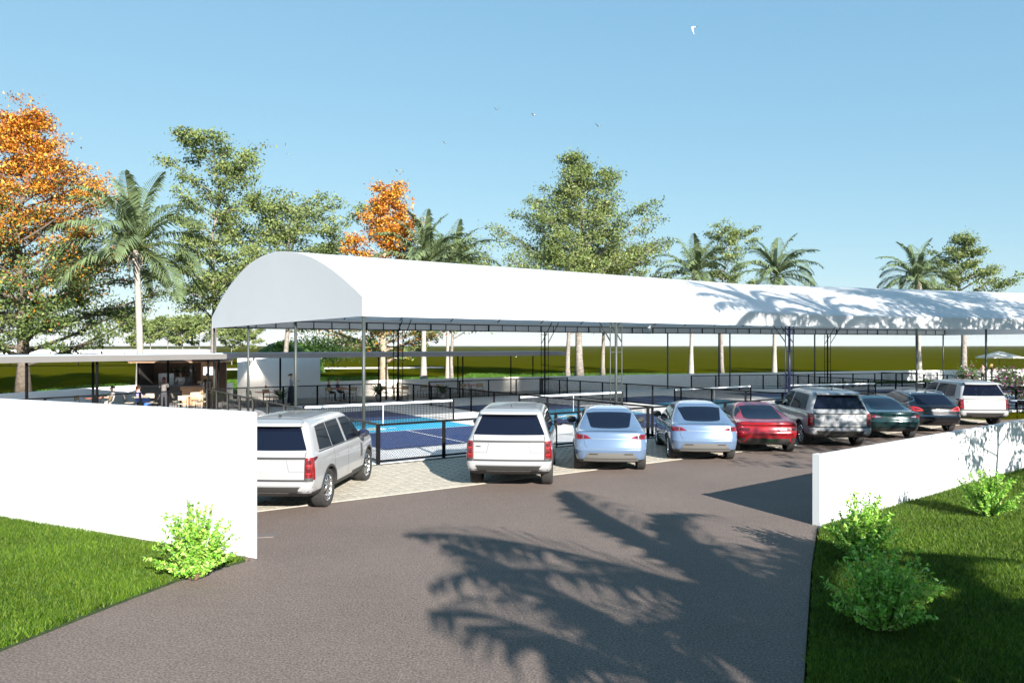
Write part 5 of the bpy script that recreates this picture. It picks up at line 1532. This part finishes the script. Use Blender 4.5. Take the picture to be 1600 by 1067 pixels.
def person(label, loc, rz, pose, top, bottom, hair, skin=M_skin, bun=False, long_hair=False, skirt=False, h=1.68, sleeves=0.5, arm='relaxed'):
    k = h/1.70; N = {}; E = []
    seat = pose == 'sit'
    hipz = 0.50 if seat else 0.93
    def v(n, x, y, z, r): N[n] = ((x*k, y*k, z*k), (r*k if not hasattr(r,'__len__') else (r[0]*k, r[1]*k)))
    dz = hipz
    lean = 0.06 if seat else 0.0
    v('pelvis',0,0,dz,(0.155,0.11)); v('waist',0,0.01+lean*0.3,dz+0.17,(0.125,0.095)); v('chest',0,0.0+lean,dz+0.37,(0.150,0.105)); v('collar',0,-0.01+lean,dz+0.50,(0.095,0.07))
    v('neck',0,0.0+lean,dz+0.565,0.052); v('jaw',0,0.025+lean,dz+0.63,(0.062,0.072)); v('head',0,0.012+lean,dz+0.70,(0.076,0.094)); v('crown',0,0.0+lean,dz+0.765,(0.058,0.072))
    v('nose',0,0.125+lean,dz+0.672,0.013)
    E += [('pelvis','waist'),('waist','chest'),('chest','collar'),('collar','neck'),('neck','jaw'),('jaw','head'),('head','crown'),('head','nose')]
    for s,t in ((-1,'l'),(1,'r')):
        v('sh'+t,s*0.185,lean,dz+0.47,0.055)
        if arm == 'forward': el, wr, ha = (s*0.22,0.13+lean,dz+0.24),(s*0.13,0.36+lean,dz+0.26),(s*0.10,0.45+lean,dz+0.27)
        elif arm == 'up': el, wr, ha = (s*0.21,0.10+lean,dz+0.24),(s*0.14,0.30,dz+0.36),(s*0.12,0.38,dz+0.40)
        else: el, wr, ha = (s*0.235,-0.01,dz+0.19),(s*0.245,0.06,dz-0.06),(s*0.243,0.08,dz-0.15)
        v('el'+t,*el,0.040); v('wr'+t,*wr,0.027); v('ha'+t,*ha,(0.036,0.022))
        E += [('chest','sh'+t),('sh'+t,'el'+t),('el'+t,'wr'+t),('wr'+t,'ha'+t)]
        d = np.array(ha)-np.array(wr); d /= np.linalg.norm(d); sd = np.cross(d,[0,1,0.3] if arm == 'relaxed' else [0,0,1]); sd /= np.linalg.norm(sd)+1e-6
        for q,(o,l) in enumerate(((-0.030,0.062),(-0.010,0.075),(0.010,0.070),(0.030,0.055))):
            b = np.array(ha)+d*0.022+sd*o; m1 = b+d*l*0.55; e = b+d*l+np.array([0,0.012,-0.012])
            v('f%d%s'%(q,t),*m1,0.0085); v('g%d%s'%(q,t),*e,0.007); E += [('ha'+t,'f%d%s'%(q,t)),('f%d%s'%(q,t),'g%d%s'%(q,t))]
        th = np.array(ha)-d*0.01+sd*-0.045*s; v('t'+t,*(th+d*0.03),0.010); E.append(('ha'+t,'t'+t))
        if seat:
            v('kn'+t,s*0.12,0.44,0.50,0.062); v('an'+t,s*0.12,0.42,0.09,0.040); v('to'+t,s*0.13,0.56,0.045,(0.040,0.03))
            v('th'+t,s*0.10,0.16,0.51,0.085)
        else:
            v('th'+t,s*0.09,0.0,0.74,0.085); v('kn'+t,s*0.095,0.02,0.48,0.058); v('an'+t,s*0.10,-0.02,0.09,0.040); v('to'+t,s*0.115,0.13,0.042,(0.040,0.03))
        E += [('pelvis','th'+t),('th'+t,'kn'+t),('kn'+t,'an'+t),('an'+t,'to'+t)]
    me = skin_mesh(N, E, 'pelvis')
    shoe = M_dark
    for m_ in (skin, top, bottom, shoe): me.materials.append(m_)
    names = list(N); seg = [(np.array(N[a][0]),np.array(N[b][0]),a,b) for a,b in E]
    def region(a, b):
        q = a+' '+b
        if 'neck' in q or 'jaw' in q or 'crown' in q or 'nose' in q: return 0
        if 'to' in b[:2]: return 3
        if b[:2] in ('kn',) : return 2
        if b[:2] in ('th','an'): return 2
        if b[:2] == 'wr': return 1 if sleeves > 0.7 else 0
        if b[:2] in ('ha',) or b[0] in 'fgt' and b[:2] != 'th': return 0
        if b[:2] == 'el': return 1
        return 1
    idx = []
    for p in me.polygons:
        c = np.array(p.center); best = None
        for A,B,a,b in seg:
            ab = B-A; t = min(1,max(0,np.dot(c-A,ab)/np.dot(ab,ab))); dd = np.linalg.norm(c-A-ab*t)
            if best is None or dd < best[0]: best = (dd,a,b)
        r = region(best[1],best[2])
        if r == 1 and c[2] < (hipz+0.05)*k and not skirt: r = 2
        idx.append(r)
    me.polygons.foreach_set('material_index', idx); me.polygons.foreach_set('use_smooth',[True]*len(me.polygons))
    T = thing('person', label, 'person', loc, rz, None)
    link('body', me, T)
    hz = (dz+0.70)*k; hy = (0.012+lean)*k
    m = MB(); P = []
    for i in range(8):
        ph = R(4)+R(104)*i/7
        P.append([(0.088*k*math.sin(ph)*math.cos(a_), hy-0.012*k+0.104*k*math.sin(ph)*math.sin(a_)*(1.0 if math.sin(a_) < 0 else max(0.35,0.95-0.75*max(0,(i-3)/4))), hz+0.016*k+0.098*k*math.cos(ph)) for a_ in np.linspace(0,2*math.pi,17)])
    m.grid(P)
    if bun: m.lathe([(0.0,-0.05),(0.04,-0.03),(0.05,0),(0.04,0.03),(0.0,0.05)],10,c=(0,hy-0.125*k,hz+0.03))
    if long_hair: m.tube([(0,hy-0.05,hz+0.04),(0,hy-0.085,hz-0.10),(0,hy-0.10,hz-0.24)],[0.085,0.085,0.035],8)
    m.build('hair', hair, T)
    for s in (-1,1):
        e = MB(); e.lathe([(0,-0.006),(0.010,0),(0,0.006)],8,'y',c=(s*0.03*k,hy+0.088*k,(dz+0.70)*k)); e.build('eye', M_dark, T)
    if skirt:
        m = MB(); 
        if seat: m.tube([(0,-0.05,0.62*k),(0,0.15*k,0.60*k),(0,0.40*k,0.56*k),(0,0.47*k,0.30*k)],[0.15*k,0.17*k,0.185*k,0.19*k],12,cap=False)
        else: m.lathe([(0.125*k,1.02*k),(0.165*k,0.90*k),(0.185*k,0.55*k),(0.22*k,0.12*k)],16)
        m.build('skirt', bottom, T)
    return T
cloth = lambda n,c: mat('cloth_'+n, c, 0.85, var=0.12, scale=18)
H_dark = mat('hair_dark',(0.02,0.014,0.012),0.6); H_red = mat('hair_red',(0.12,0.03,0.015),0.6); H_blond = mat('hair_blond',(0.50,0.36,0.06),0.6); H_fair = mat('hair_fair',(0.38,0.17,0.09),0.6)
person('woman with tied dark hair in white seated at the tables', (-19.3,36.3,Zp), 2.4, 'sit', cloth('white',(0.45,0.43,0.41)), cloth('white2',(0.42,0.40,0.38)), H_dark, bun=True, arm='forward')
person('woman in a bright blue dress seated at a cream table', (-18.55,37.1,Zp), -1.3, 'sit', cloth('lilac',(0.35,0.32,0.55)), cloth('blue',(0.05,0.16,0.62)), H_fair, skirt=True, arm='forward', long_hair=True)
person('woman with long red hair facing the bar counter', (-17.6,37.9,Zp), 0.5, 'stand', cloth('greytop',(0.13,0.12,0.115)), cloth('darkskirt',(0.05,0.05,0.06)), H_red, long_hair=True, arm='up', h=1.62)
person('barman in white shirt and black waistcoat behind the counter', KL(-0.05,1.0,0.0), R(180+8), 'stand', cloth('shirt',(0.62,0.60,0.60)), cloth('black',(0.02,0.02,0.022)), H_dark, M_skin2, arm='forward', h=1.78, sleeves=1)
person('person in dark clothes standing at the end of the bar', (-16.25,40.0,Zp), 0.8, 'stand', cloth('black',(0.02,0.02,0.022)), cloth('black',(0.02,0.02,0.022)), H_dark, M_skin2, h=1.72, sleeves=1)
person('woman with bun, grey top and long dark skirt by the court fence', (-12.05,40.9,Zp), -1.4, 'stand', cloth('grey',(0.24,0.25,0.28)), cloth('navy',(0.02,0.025,0.045)), H_dark, bun=True, skirt=True, arm='up', h=1.68)
person('man in black seated at the orange table under the grey roof', (-10.75,43.7,Zp), -1.4, 'sit', cloth('black',(0.02,0.02,0.022)), cloth('navy',(0.02,0.025,0.045)), H_dark, M_skin2, arm='forward', sleeves=1)
person('person in dark blue seated next to the man in black', (-10.35,44.2,Zp), -1.5, 'sit', cloth('dkblue',(0.05,0.06,0.11)), cloth('navy',(0.02,0.025,0.045)), H_red, arm='forward')
person('dark haired person in a light top near the parasol', (40.2,64.0,0.0), 2.0, 'stand', cloth('skin_top',(0.60,0.45,0.36)), cloth('black',(0.02,0.02,0.022)), H_dark, long_hair=True, h=1.68)
person('person with yellow hair in dark top near the parasol', (40.95,64.0,0.0), -2.0, 'stand', cloth('dark_top',(0.05,0.04,0.03)), cloth('black',(0.02,0.02,0.022)), H_blond, long_hair=True, h=1.70, arm='up')

# ================================================================== BIRDS
M_gull = mat('gull_white',(0.75,0.75,0.77),0.7); M_gulldk = mat('gull_grey',(0.25,0.27,0.32),0.7)
def gull(label, px, py, D, rz, span, flap):
    T = thing('gull', label, 'bird', ((px-800)/1171*D, D, CAM_H+(540-py)/1171*D), rz, 'gulls in the sky')
    m = MB(); s = span/1.2
    ys = (-0.26,-0.18,0.0,0.14,0.20,0.26); rs = (0.012,0.05,0.075,0.055,0.045,0.008)
    m.tube([(0,y*s,0) for y in ys],[r*s for r in rs],8)
    m.add([(-0.03*s,-0.22*s,0.0),(0.03*s,-0.22*s,0.0),(0.08*s,-0.40*s,0),(-0.08*s,-0.40*s,0),(0,-0.30*s,0.02*s)],[(0,1,4),(1,2,4),(2,3,4),(3,0,4)])
    for sx in (-1,1):
        P = []
        for t in np.linspace(0,1,7):
            z = math.sin(flap)*t*0.6*s-0.10*s*max(0,t-0.5)*2*abs(math.sin(flap)); x = sx*(0.04+0.56*t*math.cos(flap))*s; c = (0.10*(1-t*0.75))*s; yo = -0.05*t*s+0.06*math.sin(math.pi*t)*s
            P.append([(x,yo+c,z),(x,yo+0.3*c,z+0.018*s*(1-t)),(x,yo-c,z)])
        m.grid(P if sx < 0 else [r[::-1] for r in P])
    m.build('body', M_gull, T)
gull('largest gull, high up with its wings folded down', 1083,43,80,1.2,1.3,-0.9)
gull('gull gliding at the head of the group of three', 776,171,110,0.6,1.1,0.35)
gull('gull in the middle of the group of three', 834,180,100,1.0,1.2,0.2)
gull('gull above the largest green tree with raised wings', 935,197,100,0.5,1.3,0.5)
gull('small gull lower down between the orange tree and the group', 696,224,110,0.7,1.1,0.45)
gull('tiny gull above the rounded tree near the gable', 450,241,130,0.9,1.0,0.2)

# ================================================================== AIR
hz = MB(); hz.box(-9300,9300,-9300,9300,-1.1,60)
ho = hz.build('haze', [], None)
ho['kind'] = 'stuff'; ho['label'] = 'thin blue air haze over the far field'; ho['category'] = 'haze'
hm = bpy.data.materials.new('haze_air'); hm.use_nodes = True
hn = hm.node_tree; hn.nodes.clear()
hout = hn.nodes.new('ShaderNodeOutputMaterial'); hv = hn.nodes.new('ShaderNodeVolumePrincipled')
hv.inputs['Color'].default_value = (0.80,0.88,1.0,1); hv.inputs['Density'].default_value = 0.000045
hn.links.new(hv.outputs[0], hout.inputs['Volume'])
ho.data.materials.append(hm)
